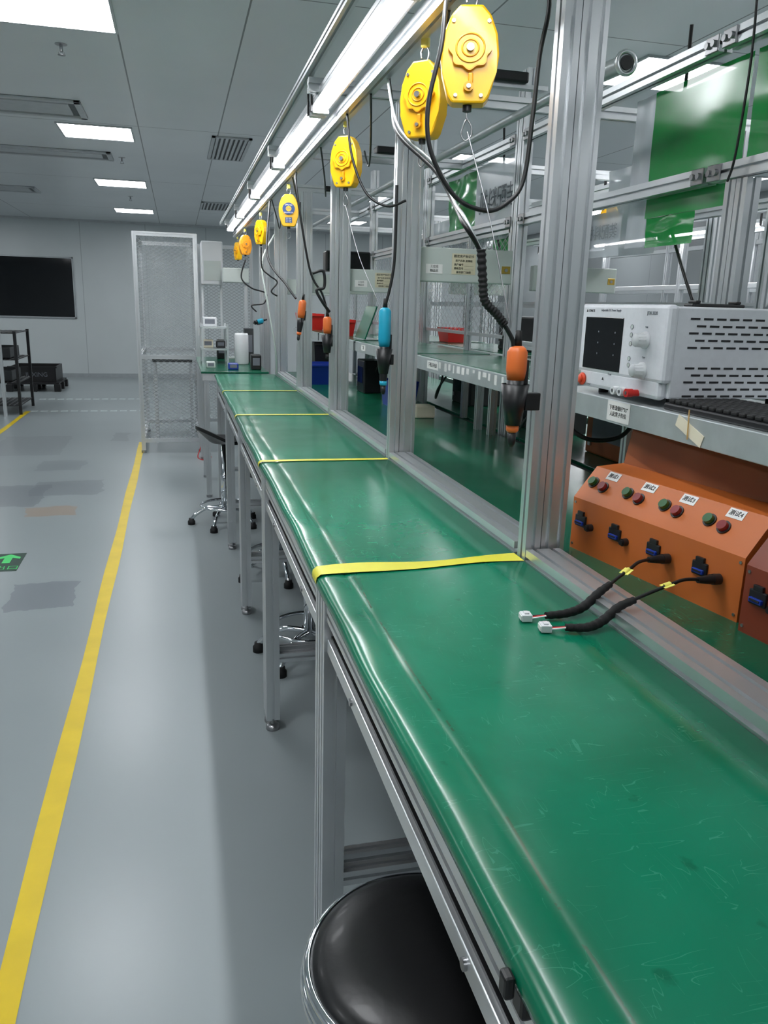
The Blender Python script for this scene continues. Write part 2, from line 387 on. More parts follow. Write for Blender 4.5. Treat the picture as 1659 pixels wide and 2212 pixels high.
# ------------------------------------------------------------------ floor markings
def strip(x0,x1,y0,y1,k,name,label,cat):
    m=MB(); n=max(2,int((y1-y0)/.4))
    m.grid(lambda u,v:((x0+(x1-x0)*u)+.004*math.sin(v*37+u*2),y0+(y1-y0)*v,.0015),1,n,k,smooth=False)
    return m.done(name,label=label,category=cat)
strip(-.455,-.39,-3.5,9.1,'liney','floor_tape','long yellow tape line marking the walkway on the floor','floor marking')
strip(-2.06,-2.0,2,11.8,'liney','floor_tape','second yellow tape line on the floor beside the dark rack','floor marking')
for y,x0,x1 in ((13.24,-2.1,-.45),(11.8,-2.0,-.45)):
    m=MB(); x=x0
    while x<x1: m.b2((x,y-.03,.0),(x+.09,y+.03,.0015),'linew'); x+=.13
    m.done('dashed_floor_tape',label='dashed white tape line across the grey floor',category='floor marking',group='dashed white floor lines')
T=thing('floor_exit_sign','dark green floor exit sticker with bright green arrow','sign',(-1.17,4.88,0))
MB().b2((-1.42,4.71,0),(-.945,5.05,.002),'signg').done('backing',T)
m=MB(); Tm=Matrix.Translation((-1.03,4.95,0))
m.ext([(-.022,-.09),(.022,-.09),(.022,.01),(.065,-.015),(.065,.02),(0,.08),(-.065,.02),(-.065,-.015),(-.022,.01)],'arrowg',Tm,.002,.003); m.done('arrow',T)
text('安全出口',.07,Matrix.Translation(Vector((-1.08+1.17,4.765-4.88,.0025))),'arrowg',T)
# ------------------------------------------------------------------ work line
ST=[.36,1.53,2.70,3.86,4.98,6.14]
def bench_mat():
    m=MB(); prof=[(.702,.996),(.70,1.0),(.60,1.0),(.50,1.0),(.42,1.0),(.36,1.0),(.325,1.0),(.315,.9992),(.309,.9980),(.303,.9992),(.293,1.0),(.28,1.0),(.268,.9997),(.2600,.9982),(.2540,.9945),(.251,.989),(.2505,.983),(.252,.976),(.27,.972),(.70,.972)]
    N=260;y0,y1=-.3,6.15
    def fn(u,v):
        i=round(u*(len(prof)-1)); x,z=prof[i]; y=y0+(y1-y0)*v
        if x<.36: x+=.0025*math.sin(y*3.1+1)+.0012*math.sin(y*11)
        if z>.985: z+=.0008*math.sin(y*9+x*14)*math.sin(x*9+y*3)
        if .99<z and x<.34: z+=.0009*math.sin(y*23+x*30)*math.sin(y*4.1)
        return (x,y,z)
    m.grid(fn,len(prof)-1,N,'gmat')
    return m.done('worktop_mat',label='long glossy green anti-static mat covering the workbench top',category='worktop',rec=False,origin=(0,0,0))
bench_mat()
def bench_unit(y0,y1):
    yc=(y0+y1)/2
    T=thing('workbench_frame','aluminium profile workbench frame carrying the green mat','workbench',(.48,yc,0),'workbench frames')
    MB().b2((.275,y0+.01,.95),(.70,y1-.01,.971),'greyunder').done('tabletop_board',T)
    m=MB(); m.prof('Y',(.286,.938),.036,.06,y0+.055,y1-.055,step=.03); m.done('front_rail',T)
    m=MB(); m.prof('Y',(.66,.928),.04,.04,y0+.055,y1-.055); m.done('rear_rail',T)
    m=MB(); m.b2((.270,y0+.055,.838),(.30,y1-.055,.868),'alu',.002); m.b2((.278,y0+.055,.868),(.30,y1-.055,.874),'black')
    for t in (.25,.75): 
        y=y0+(y1-y0)*t; m.cyl((.272,y,.852),(.266,y,.852),.007,'steel')
    m.done('lower_rail',T)
    for y in (y0+.029,y1-.029):
        for x in (.288,.66):
            m=MB(); m.prof('Z',(x,y),.048,.048,.045,.968); m.cyl((x,y,.02),(x,y,.05),.007,'steel',n=12); m.lathe([(.024,0),(.025,.006),(.024,.018),(.012,.022)],'steel',20,Matrix.Translation((x,y,0))); m.done('leg',T)
        for z in (.285,.885):
            m=MB(); m.prof('X',(y,z),.03,.035,.313,.636); m.done('cross_brace',T)
    m=MB(); m.prof('Y',(.66,.285),.035,.035,y0+.055,y1-.055); m.done('lower_stretcher',T)
    MB().b2((.34,y0+.06,.70),(.68,y1-.06,.715),'darkdesk').done('under_shelf',T)
    MB().b2((.33,y0+.06,.70),(.34,y1-.06,.86),'darkdesk').done('under_panel',T)
for i in range(len(ST)-1): bench_unit(ST[i]-.003,ST[i+1]-.003)
for i,(y,wd,sl) in enumerate(((1.505,.048,.02),(2.68,.03,.0),(3.85,.03,.0),(4.94,.028,.0))):
    m=MB()
    def fn(u,v,y=y,wd=wd,sl=sl,i=i):
        s_=-.014+u*.469
        if s_<0: x=.2478; z=.995+s_*.8
        else: x=.2478+s_*.995; z=1.0030-.0085*max(0,1-s_/.012)**2
        x=min(x,.70)
        ww=wd*(1+.25*math.sin(u*7+i)) if i==0 else wd
        yy=y+sl*u+ (.006*math.sin(u*9) if i==0 else .002*math.sin(u*5))
        return (x,yy+(v-.5)*ww,z)
    m.grid(fn,60,2,'tapey')
    m.done('bench_tape',label='strip of yellow tape across the green bench mat',category='tape',group='yellow tape strips on the bench',rec=False)
def rear_table(x0,x1,y0,y1,side):
    T=thing('rear_table','long green-topped side table behind the aluminium posts','table',((x0+x1)/2,(y0+y1)/2,0),'rear tables')
    MB().b2((x0,y0,.985),(x1,y1,1.0),'gmat2',.003).done('mat',T)
    MB().b2((x0+.005,y0,.955),(x1-.005,y1,.985),'greyunder').done('board',T)
    xl=x1-.03 if side>0 else x0+.03
    for y in ST[1:]:
        m=MB(); m.prof('Z',(xl,y+.12),.04,.04,.02,.905); m.cyl((xl,y+.12,0),(xl,y+.12,.02),.024,'steel'); m.done('leg',T)
    m=MB(); m.prof('Y',(xl,.93),.04,.05,y0+.01,y1-.01) ; m.done('edge_rail',T)
    MB().b2((x0+.06,y0+.3,.35),(x1-.06,y1-.3,.37),'darkdesk').done('darkening_board',T)  # added dark board, darkens the bright floor gap below the tables
rear_table(.810,1.328,.2,6.4,1); rear_table(1.378,1.89,.2,6.4,-1)
T=thing('end_table','green topped table at the end of the line','table',(.42,7.25,0))
MB().b2((.16,6.35,.985),(.68,8.1,1.0),'gmat2',.003).done('mat',T)
MB().b2((.17,6.36,.93),(.67,8.09,.985),'alu').done('frame',T)
for x in (.2,.64):
    for y in (6.4,7.17,8.05):
        m=MB(); m.prof('Z',(x,y),.04,.04,.02,.93); m.cyl((x,y,0),(x,y,.02),.024,'steel'); m.done('leg',T)
m=MB(); m.b2((2.01,.2,.96),(2.45,6.15,1.0),'gmat2',.01); m.done('worktop_mat',label='green anti-static mat on the opposite workbench',category='worktop')
for i in range(len(ST)-1):
    y0,y1=ST[i],ST[i+1]
    T=thing('workbench_frame','aluminium profile frame of the opposite workbench','workbench',(2.22,(y0+y1)/2,0),'opposite workbench frames')
    MB().b2((2.01,y0,.92),(2.44,y1-.01,.96),'alu').done('top_frame',T)
    for y in (y0+.03,y1-.05):
        for x in (2.05,2.4):
            m=MB(); m.prof('Z',(x,y),.04,.04,0,.92); m.done('leg',T)
for i in range(len(ST)-1):
    m=MB(); m.prof('Y',(.743,1.006),.078,.04,ST[i]+.036,ST[i+1]-.026); 
    m.done('guide_rail',label='slotted aluminium rail along the inner edge of the green bench',category='rail',group='inner guide rails')
m=MB(); m.prof('Y',(.743,1.006),.078,.04,-.3,ST[0]-.026); m.done('guide_rail',label='slotted aluminium rail along the inner edge of the green bench',category='rail',group='inner guide rails')
def post(x0,y,z1,dirn=1):
    m=MB(); m.prof('Z',(x0+.018*dirn,y),.034,.04,.0,z1); m.prof('Z',(x0+.066*dirn,y+.01),.054,.05,.0,z1,step=.026)
    m.done('upright_post',label='tall slotted aluminium upright post of the assembly line',category='post',group='upright posts')
for y in ST[1:]+[7.3]: post(.704,y,2.16)
for y in ST[1:]+[7.3]: post(1.996,y,2.16,-1)
def rpost(y,z0,z1,n=2):
    m=MB()
    for i in range(n): m.prof('Z',(1.353,y+.042*i),.04,.04,z0,z1)
    m.done('rear_post',label='slotted aluminium post standing between the two rear tables',category='post',group='centre frame posts')
rpost(1.795,0,1.845); rpost(1.76,2.205,2.6,1)
for y in (3.16,4.42,5.72,7.0): rpost(y,0,2.42)
YS=[.3,1.76,3.16,4.42,5.72,7.0]
for i in range(len(YS)-1):
    a=YS[i]+.064; b=YS[i+1]-.022
    if i==0: a=.3; b=1.93
    if i==1: a=1.95
    for z in (2.18,1.87):
        m=MB(); m.prof('Y',(1.353,z),.04,.04,a,b)
        m.done('horizontal_rail',label='horizontal slotted aluminium rail between the rear posts',category='rail',group='centre frame rails')
        for yy,sg in ((a,1),(b,-1)):
            if yy<.5: continue
            m=MB(); m.b2((1.328,yy-.002 if sg>0 else yy-.05,z-.02),(1.333,yy+.05 if sg>0 else yy+.002,z+.02),'steel',.002)
            for q in (.012,.037): m.cyl((1.328,yy+sg*q,z),(1.320,yy+sg*q,z),.008,'steel',n=12)
            m.done('corner_bracket',label='small steel bracket with bolts joining rail to post',category='bracket',group='frame brackets')
for a,b in ((3.25,4.39),(4.51,5.69),(5.81,6.97)):
    for z0,z1 in ((.30,.93),(1.40,1.845)):
        T=thing('wire_mesh_panel','framed wire mesh panel between the rear posts','mesh panel',(1.353,(a+b)/2,z0),'centre mesh panels')
        m=MB(); m.grid(lambda u,v:(1.353,a+(b-a)*u,z0+(z1-z0)*v),1,1,'mesh',smooth=False); m.done('mesh',T,rec=False)
        m=MB(); m.b2((1.345,a,z0),(1.361,b,z0+.015),'alu'); m.b2((1.345,a,z1-.015),(1.361,b,z1),'alu'); m.b2((1.345,a,z0),(1.361,a+.015,z1),'alu'); m.b2((1.345,b-.015,z0),(1.361,b,z1),'alu'); m.done('frame',T)
# slim intermediate uprights and a mid rail in the centre frame
for y in (2.62,3.72,4.95,6.3):
    m=MB(); m.prof('Z',(1.353,y),.028,.03,1.0,1.848 if y!=2.62 else 1.848,step=.03); m.done('slim_upright',label='slim aluminium upright in the centre frame',category='post',group='slim centre uprights')
m=MB(); m.prof('Y',(1.353,1.385),.03,.03,1.86,3.13); m.done('horizontal_rail',label='horizontal aluminium rail behind the equipment shelf',category='rail',group='centre frame rails')
for x in (.552,2.155):
    m=MB(); m.prof('Y',(x,2.13),.04,.04,.2,8.0); m.done('overhead_rail',label='long slotted aluminium rail holding the tool balancers',category='rail',group='overhead rails')
for y in ST[1:]+[7.3]:
    m=MB(); m.prof('X',(y+.02,2.182),.04,.04,.42,2.28); m.done('cross_beam',label='overhead aluminium beam crossing between the two lines',category='beam',group='overhead cross beams')
m=MB(); m.prof('Y',(.425,2.225),.026,.026,.2,8.0,step=.03); m.done('overhead_rail',label='slim aluminium rail carrying the row of light tubes',category='rail',group='overhead rails')
def tube_light(x,y0,y1):
    T=thing('tube_light','bright white linear tube light over the bench','light',(x,(y0+y1)/2,2.17),'linear tube lights')
    c=2.15
    poly=[(-.019,.012)]+[(-.018*math.cos(t),-.018*math.sin(t)) for t in [math.pi*k/10 for k in range(11)]]+[(.019,.012)]
    Tm=Matrix(((1,0,0,x),(0,0,1,0),(0,1,0,c),(0,0,0,1)))
    MB().ext(poly,'tube',Tm,y0+.03,y1-.03,True).done('tube',T)
    m=MB(); m.b2((x-.028,y0+.01,c+.0121),(x+.028,y1-.01,c+.03),'alu',.003)
    for sx_,dz in ((-1,.0),(1,-.010)): m.b2((x+sx_*.0215,y0+.02,c+dz),(x+sx_*.028,y1-.02,c+.0125),'alu')
    m.done('housing',T)
    for a in (y0,y1-.03): MB().b2((x-.028,a,c-.022),(x+.028,a+.03,c+.0125),'white',.004).done('end_cap',T)
    for a in (y0+.01,y1-.03):
        MB().b2((x-.034,a,c-.018),(x-.029,a+.018,c+.062),'black',.001).done('mounting_clip',T)
yy=[.62,1.74,2.87,4.02,5.2,6.4,7.6]
for i in range(len(yy)-1): tube_light(.480,yy[i]+.012,yy[i+1]-.012)
for i in range(len(yy)-1): tube_light(2.222,yy[i]+.012,yy[i+1]-.012)
def shelf(x0,x1,y0,y1,lab,green=True,sgn=1):
    T=thing('equipment_shelf',lab,'shelf',((x0+x1)/2,(y0+y1)/2,1.28),'equipment shelves')
    m=MB(); m.b2((x0,y0,1.318),(x1,y1,1.33),'zinc',.002)
    xf=x0 if sgn>0 else x1
    m.b2((xf-.002*sgn,y0,1.278),(xf+.006*sgn,y1,1.331),'zinc',.002)
    for y in (y0,y1-.006): m.b2((x0,y,1.278),(x1,y+.006,1.33),'zinc')
    m.done('tray',T)
    for y in (y0+.05,y1-.05):
        m=MB(); m.prof('X',(y,1.297),.03,.036,x0+.01,x1); m.done('support_bar',T)
    if green: MB().b2((x0+.012,y0+.02,1.33),(x1-.01,y1-.02,1.333),'gmat2').done('mat',T)
    return T
SH=[]
SPAN=((.62,1.96),(2.06,3.22),(3.3,4.4),(4.46,5.6),(5.66,6.9))
SH.append(shelf(.95,1.325,.62,1.96,'galvanised sheet metal shelf holding the power supply',False))
SH.append(shelf(.95,1.325,2.06,3.22,'sheet metal shelf with green mat and chipped edge stickers'))
for a,b in SPAN[2:]: SH.append(shelf(.95,1.325,a,b,'sheet metal shelf with green mat'))
for a,b in SPAN: shelf(1.38,1.75,a,b,'sheet metal shelf of the opposite workstations',True,-1)
for y in (2.1,3.18,3.34,4.36,4.5,5.56):
    m=MB(); m.prof('Z',(1.285,y),.03,.03,1.0,1.278); m.done('shelf_upright',label='short aluminium upright carrying the metal shelf',category='post',group='shelf uprights')
def lab_x(par,y,z,w,h,lines,size,k='paper',x=.9475):
    MB().b2((x-.0006,y-w/2,z-h/2),(x,y+w/2,z+h/2),k).done('label_sticker',par)
    n=len(lines)
    for i,t in enumerate(lines): text(t,size,faceX(par,(x-.0008,y,z+(n-1)*size*.6-i*size*1.2)),'ink',par)
lab_x(SH[0],1.60,1.306,.095,.045,['下班请做好"5S"','人起凳子归位'],.0118)
lab_x(SH[1],2.98,1.306,.14,.030,['下班请关电源'],.018)
lab_x(SH[2],4.2,1.306,.1,.03,['工位'],.02)
for i in range(18):
    y=2.12+i*.05+random.uniform(-.01,.01); h=random.uniform(.006,.02)
    MB().b2((.9468,y,1.322-h-random.uniform(0,.015)),(.9478,y+random.uniform(.01,.035),1.324),'paper').done('label_residue',SH[1])
MB().box((.9466,1.335,1.305),(.0012,.09,.024),'masking',0,Matrix.Translation((.9466,1.335,1.305))@Matrix.Rotation(.35,4,'X')@Matrix.Translation((-.9466,-1.335,-1.305))).done('masking_tape',SH[0])
m=MB(); m.cyl((.944,1.335,1.288),(.940,1.333,1.345),.0014,'wood',n=8); m.done('toothpick',label='wooden toothpick taped to the shelf edge',category='toothpick')
def panel(x0,x1,y,z0,z1,lab=True):
    T=thing('side_panel','pale grey metal cross panel carrying an asset card','panel',((x0+x1)/2,y,z0),'pale cross panels')
    MB().b2((x0,y,z0),(x1,y+.035,z1),'whitegrey',.004).done('body',T)
    m=MB(); m.b2((x1-.04,y-.002,z0+.035),(x1-.008,y,z0+.06),'brass',.0008); m.cyl((x1-.024,y-.004,z0+.047),(x1-.024,y-.002,z0+.047),.006,'steel'); m.done('catch',T)
    if lab:
        cx=x0+(x1-x0)*.47; cz=(z0+z1)/2+.004
        MB().b2((cx-.043,y-.0012,cz-.033),(cx+.043,y-.0004,cz+.035),'card').done('asset_card',T)
        text('固定资产标识卡',.0105,faceY(T,(cx,y-.0015,cz+.026)),'ink',T)
        for i,t in enumerate(('资产名称 皮带线','资产编号 ________','规格型号 ________','使用部门 装配')):
            text(t,.0085,faceY(T,(cx,y-.0015,cz+.011-i*.0125)),'ink',T)
        cx2=x0+(x1-x0)*.16
        MB().b2((cx2-.03,y-.0012,cz-.033),(cx2+.03,y-.0004,cz-.002),'paper').done('label_sticker',T)
        text('工位名',.010,faceY(T,(cx2,y-.0015,cz-.010)),'ink',T); text('物品名',.010,faceY(T,(cx2,y-.0015,cz-.024)),'ink',T)
    return T
panel(.80,1.14,2.715,1.607,1.72); panel(.80,1.16,3.88,1.585,1.69); panel(.80,1.15,5.0,1.59,1.70,False); panel(.80,1.15,6.16,1.59,1.70,False)
panel(1.42,1.80,3.16,1.60,1.70,False); panel(1.5,1.88,4.45,1.60,1.70,False)
# ------------------------------------------------------------------ third line, further across the room
for x in (4.2,4.9):
    for k in range(6):
        y=2.4+k*1.3
        m=MB(); m.prof('Z',(x,y),.05,.05,0,2.3); m.done('distant_post',label='aluminium post of the next assembly line',category='post',group='posts of the next line')
    for z in (2.15,1.75,1.3):
        m=MB(); m.b2((x-.02,2.43,z-.02),(x+.02,8.87,z+.02),'alu',.003); m.done('distant_rail',label='long aluminium rail of the next assembly line',category='rail',group='rails of the next line')
MB().b2((4.22,2.3,.96),(4.88,9,1.0),'gmat2',.004).done('distant_worktop',label='green worktop of the next assembly line',category='worktop')
for k in range(5): tube_light(3.95,2.5+k*1.25,3.65+k*1.25)
MB().b2((3.93,2.4,2.222),(3.97,8.8,2.25),'alu',.003).done('light_track',label='aluminium track carrying lights of the next line',category='rail')
for k,(y,kk) in enumerate(((3.0,'darkdesk'),(4.1,'psu'),(5.2,'black'),(6.3,'blue'),(7.4,'psu'))):
    m=MB(); m.box((4.45,y,1.18),(.3,.4,.36),kk,.015); m.box((4.297,y,1.2),(.006,.3,.24),'screen',.002); m.done('distant_cabinet',label='boxy equipment case on the next line',category='instrument',group='equipment of the next line')
for z in (1.87,1.55):
    m=MB(); m.prof('Y',(1.83,z),.03,.03,.9,7.0); m.done('horizontal_rail',label='slotted aluminium rail of the opposite line',category='rail',group='opposite line rails')
for y in (2.25,3.7,5.0,6.2):
    m=MB(); m.prof('Z',(1.80,y),.03,.03,1.0,2.16); m.done('rear_post',label='slim aluminium upright of the opposite line',category='post',group='opposite line slim posts')
# ------------------------------------------------------------------ film sheets
def film(x,y0,y1,z0,z1,k,label,amp=.006,sk=0):
    m=MB(); m.grid(lambda u,v:(x+amp*math.sin(u*7+v*3)+amp*.6*math.sin(v*9),y0+(y1-y0)*u+sk*(1-v),z0+(z1-z0)*v),14,10,k)
    return m.done('plastic_sheet',label=label,category='sheet',rec=False)
film(1.39,1.885,2.31,1.80,2.15,'filmg','bright green plastic sheet hung on the rear frame',.0015)
film(1.394,2.31,2.42,1.72,2.15,'filmw','clear plastic strip beside the green sheet',.002)
film(1.392,2.06,2.30,1.715,1.80,'filmg','lower green plastic sheet below the rail',.002)
film(1.39,1.40,1.868,1.885,2.15,'filmg','second green plastic sheet hung on the rear frame',.0015)
film(1.385,3.80,4.2,1.885,2.15,'filmg','crumpled green plastic sheet on the rear frame',.008)
film(1.385,3.28,3.45,1.76,1.85,'filmg','small green plastic sheet below the rail',.006)
film(1.385,5.0,5.35,1.80,2.15,'filmg','green plastic sheet on the rear frame')
film(1.80,2.9,3.3,1.75,2.1,'filmw','white plastic sheet on the opposite line')
film(1.80,4.2,4.6,1.7,2.1,'filmg','green plastic sheet on the opposite line')
film(1.80,5.4,5.8,1.7,2.1,'filmw','white plastic sheet on the opposite line')
for y0,y1,z0,z1,ty,tz,sz,kk in ((3.24,3.78,1.82,2.155,3.50,1.985,.11,'grayink'),(2.43,2.66,1.70,1.84,2.54,1.775,.05,'faintink')):
    T=thing('hanging_notice','white translucent sheet with mirrored grey characters','notice',(1.375,(y0+y1)/2,z0),'white notices on the frame')
    m=MB(); m.grid(lambda u,v:(1.382+.003*math.sin(u*6),y0+(y1-y0)*u,z0+(z1-z0)*v),8,6,'filmw'); m.done('sheet',T,rec=False)
    text('装配料机',sz,frm((0,1,0),(0,0,1),W(T,(1.375,ty,tz))),kk,T)
# ------------------------------------------------------------------ spring balancers
def balancer(loc,rot,label=False,tone='yellow',sc_=1.0):
    T=thing('spring_balancer',('yellow balancer with round blue label on the overhead rail' if label else 'yellow spring tool balancer hanging from the overhead rail'),'tool balancer',loc,'yellow tool balancers',world=False,rotz=rot)
    T.scale=(sc_,sc_,sc_*.92)
    out=[(-.019,.083),(.019,.083),(.034,.066),(.046,.035),(.0505,0),(.047,-.03),(.036,-.072),(.028,-.083),(-.028,-.083),(-.036,-.072),(-.047,-.03),(-.0505,0),(-.046,.035),(-.034,.066)]
    Tm=frm((1,0,0),(0,0,1),(0,0,0))
    bm=bmesh.new(); n=len(out)
    a=[bm.verts.new(Tm@Vector((p[0],p[1],-.022))) for p in out]; b=[bm.verts.new(Tm@Vector((p[0],p[1],.018))) for p in out]
    bm.faces.new(a[::-1]); bm.faces.new(b)
    for i in range(n): bm.faces.new((a[i],a[(i+1)%n],b[(i+1)%n],b[i]))
    bmesh.ops.bevel(bm,geom=bm.edges[:],offset=.004,segments=2,profile=.5,affect='EDGES'); bm.verts.index_update()
    m=MB(); m.add([v.co.copy() for v in bm.verts],[[v.index for v in f.verts] for f in bm.faces],tone); bm.free(); m.done('body',T)
    m=MB(); sc=[]
    for i in range(64):
        t=2*math.pi*i/64; r=.0345+.0026*math.cos(8*t); sc.append((r*math.cos(t),r*math.sin(t)+.008))
    if not label:
        dk='yellowd' if tone=='yellow' else tone
        m.ext(sc,dk,Tm,.017,.026,False)
        m.add([Tm@Vector((q[0]*.93,(q[1]-.008)*.93+.008,.0262)) for q in sc],[list(range(64))],tone)
        for rr_ in (.024,.014): m.torus(rr_,.0016,dk,Tm@Matrix.Translation((0,.008,.0268)),32,8)
        m.done('drum_cover',T,rec=False)
        m=MB(); m.cyl(Tm@Vector((0,.008,.026)),Tm@Vector((0,.008,.033)),.0065,'steel'); m.done('center_bolt',T)
        for p in ((-.022,-.07),(.022,-.07),(-.030,.055),(.030,.055)): 
            m=MB(); m.cyl(Tm@Vector((p[0],p[1],.017)),Tm@Vector((p[0],p[1],.021)),.0034,'steel',n=10); m.done('screw',T)
        m=MB(); m.cyl(Tm@Vector((.0,-.056,.018)),Tm@Vector((.0,-.056,.026)),.0085,dk); m.box((.003,-.022,-.043),(.008,.008,.020),dk,.002); m.cyl(Tm@Vector((.0,-.056,.026)),Tm@Vector((.0,-.056,.029)),.004,'steel',n=12); m.done('tension_knob',T)
    else:
        m.ext(sc,'yellow',Tm,.017,.021,False); m.done('drum_cover',T)
        m=MB(); m.cyl(Tm@Vector((0,.008,.021)),Tm@Vector((0,.008,.023)),.031,'bluelab',n=32); m.box((0,-.0185,-.05),(.034,.003,.028),'bluelab'); m.done('blue_label',T)
        m=MB(); m.cyl(Tm@Vector((0,.008,.023)),Tm@Vector((0,.008,.0237)),.014,'yellow',n=20); m.done('emblem',T)
        text('SPRING',.011,frm((1,0,0),(0,0,1),(0,-.0235,.027)),'whiteink',T); text('BALANCER',.009,frm((1,0,0),(0,0,1),(0,-.0235,-.012)),'whiteink',T)
        text('EW',.014,frm((1,0,0),(0,0,1),(0,-.0242,.008)),'bluelab',T)
        for i in range(3): text('0.5-1.5kg',.007,frm((1,0,0),(0,0,1),(0,-.0205,-.042-i*.009)),'whiteink',T)
    m=MB(); m.tube([(0,0,.078),(.008,0,.088),(.009,0,.105),(0,0,.116),(-.009,0,.105),(-.008,0,.092)],.0022,'steel',8); m.done('hook',T)
    m=MB(); m.box((0,0,.124),(.018,.012,.022),'yelstrap',.003); m.tube([(0,0,.13),(.002,.003,.14),(0,.0,.158)],.002,'paper',6); m.done('strap',T)
    m=MB(); m.cyl((0,0,-.083),(0,0,-.094),.008,'black'); m.done('rope_stop',T)
    m=MB(); m.tube([(0,0,-.094),(0,0,-.105),(.008,0,-.118),(.010,0,-.135),(0,0,-.145),(-.008,0,-.135),(-.004,0,-.115),(0,0,-.108)],.0014,'steel',6); m.done('hook',T)
    return T
balancer((.567,1.63,1.993),-.30,sc_=1.12)
balancer((.568,1.94,1.982),-.78,sc_=1.06)
balancer((.566,2.83,1.985),-.72,sc_=1.04)
balancer((.562,4.26,1.975),-.15,True)
balancer((.556,5.62,1.975),-1.0)
balancer((.556,6.9,1.975),.2,tone='yellowo')
balancer((.556,7.75,1.975),-1.2)
for y in (2.6,3.9,5.2): balancer((2.148,y,1.975),-.6)
# ------------------------------------------------------------------ cables
def cable(name,label,pts,r,k='cableb',cat='cable',**kw):
    m=MB(); m.tube(pts,r,k,**kw); return m.done(name,label=label,category=cat)
cable('hanging_cable','black power cable hanging in a wide loop',[(.70,1.66,2.2),(.712,1.6,2.1),(.70,1.6,2.0),(.694,1.6,1.89),(.683,1.6,1.773),(.65,1.6,1.728),(.605,1.6,1.712),(.54,1.6,1.735),(.488,1.6,1.811),(.478,1.6,1.892),(.50,1.6,2.0),(.515,1.63,2.08),(.545,1.7,2.112)],.0045)
cable('hanging_cable','grey wrapped cable bundle running down to the orange screwdriver',[(.585,2.35,2.14),(.56,2.2,2.03),(.526,2.0,1.919),(.577,1.85,1.818),(.578,1.7,1.725),(.525,1.5,1.677),(.56,1.5,1.629),(.568,1.5,1.579),(.575,1.5,1.535),(.605,1.5,1.511),(.636,1.5,1.47),(.643,1.5,1.452)],.0045,'cableb')
cable('hanging_cable','white spiral wrapped wire beside the tool cable',[(.57,2.3,2.12),(.535,2.03,1.94),(.582,1.86,1.83),(.575,1.70,1.735),(.53,1.505,1.685),(.57,1.505,1.62)],.0035,'zinc')
cable('corrugated_sleeve','black corrugated sleeve on the screwdriver cable',[(.562,1.495,1.63),(.568,1.495,1.579),(.575,1.495,1.537),(.60,1.495,1.513),(.62,1.497,1.492)],.0085,'rubber',cat='sleeve',rf=lambda t:1+.12*math.sin(t*120),sub=20)
cable('balancer_wire','thin steel wire from balancer to cyan screwdriver',[(.566,2.83,1.85),(.60,2.75,1.68),(.65,2.68,1.54)],.0012,'steel','wire')
cable('balancer_wire','thin steel wire from balancer to orange screwdriver',[(.570,1.63,1.86),(.60,1.55,1.68),(.63,1.5,1.50)],.0012,'steel','wire')
cable('hanging_cable','black cable sagging from the rail to the post',[(.545,2.72,2.11),(.56,2.7,1.98),(.60,2.66,1.87),(.66,2.62,1.83),(.72,2.62,1.85)],.004)
cable('hanging_cable','black cable running down to the cyan screwdriver',[(.70,2.66,1.9),(.70,2.66,1.7),(.692,2.66,1.61),(.674,2.66,1.53)],.005)
cable('hanging_cable','black cable running down to the orange screwdriver',[(.55,3.9,2.1),(.54,3.82,2.02),(.60,3.82,1.68),(.66,3.82,1.57),(.69,3.82,1.47)],.005)
cable('hanging_cable','curled black cable near the third post',[(.61,3.8,1.66),(.66,3.8,1.67),(.665,3.8,1.60),(.63,3.8,1.585),(.66,3.8,1.53),(.695,3.82,1.49)],.007)
cable('hanging_cable','black cable running to a hanging orange screwdriver',[(.55,5.0,2.1),(.50,4.7,1.78),(.58,4.5,1.62),(.62,4.42,1.55)],.006)
cable('hanging_cable','tangled black tool cable under the overhead rail',[(.555,5.6,1.88),(.56,5.6,1.75),(.61,5.6,1.70),(.66,5.6,1.66),(.62,5.6,1.60),(.66,5.6,1.57)],.005)
cable('hanging_cable','tangled black tool cable under the overhead rail',[(.555,6.9,1.86),(.52,6.9,1.72),(.60,6.9,1.64),(.72,6.9,1.60),(.70,6.9,1.52),(.60,6.9,1.5),(.64,6.9,1.45)],.006)
cable('hanging_cable','pale air hose drooping beside a far post',[(.70,6.1,2.0),(.60,6.0,1.8),(.63,5.9,1.5),(.68,5.9,1.2),(.70,6.0,1.02)],.007,'whitegrey')
for y in (1.75,2.45,3.3,4.1,5.0):
    cable('hanging_cable','thin black cable sagging along the overhead rail',[(.56,y,2.11),(.62,y+.25,2.03),(.66,y+.45,1.99),(.70,y+.7,2.08)],.0035)
for y,x in ((2.2,1.40),(3.6,1.42),(1.3,1.42)):
    cable('hanging_cable','black cable hanging behind the rear frame',[(x+.01,y,2.3),(x+.04,y+.05,2.1),(x+.05,y+.12,1.9),(x+.06,y+.02,1.7),(x+.08,y-.1,1.5)],.005)
cable('hanging_cable','thin black cable running down the rear frame',[(1.31,1.80,2.3),(1.312,1.79,2.1),(1.31,1.80,1.9),(1.318,1.83,1.84)],.003)
cable('hanging_cable','black cable looped under the metal shelf',[(1.0,1.9,1.275),(.98,1.88,1.23),(1.03,1.86,1.20),(1.12,1.86,1.21),(1.18,1.88,1.275)],.006)
cable('hanging_cable','black cable dropping behind the rear table',[(1.31,2.0,1.28),(1.31,2.1,1.15),(1.315,2.2,1.02),(1.31,2.3,1.006)],.006)
for y in (2.5,3.5,4.7):
    cable('hanging_cable','black power cord draped below the shelf',[(1.22,y,1.275),(1.16,y+.05,1.16),(1.20,y+.2,1.10),(1.26,y+.3,1.18),(1.28,y+.35,1.275)],.005)
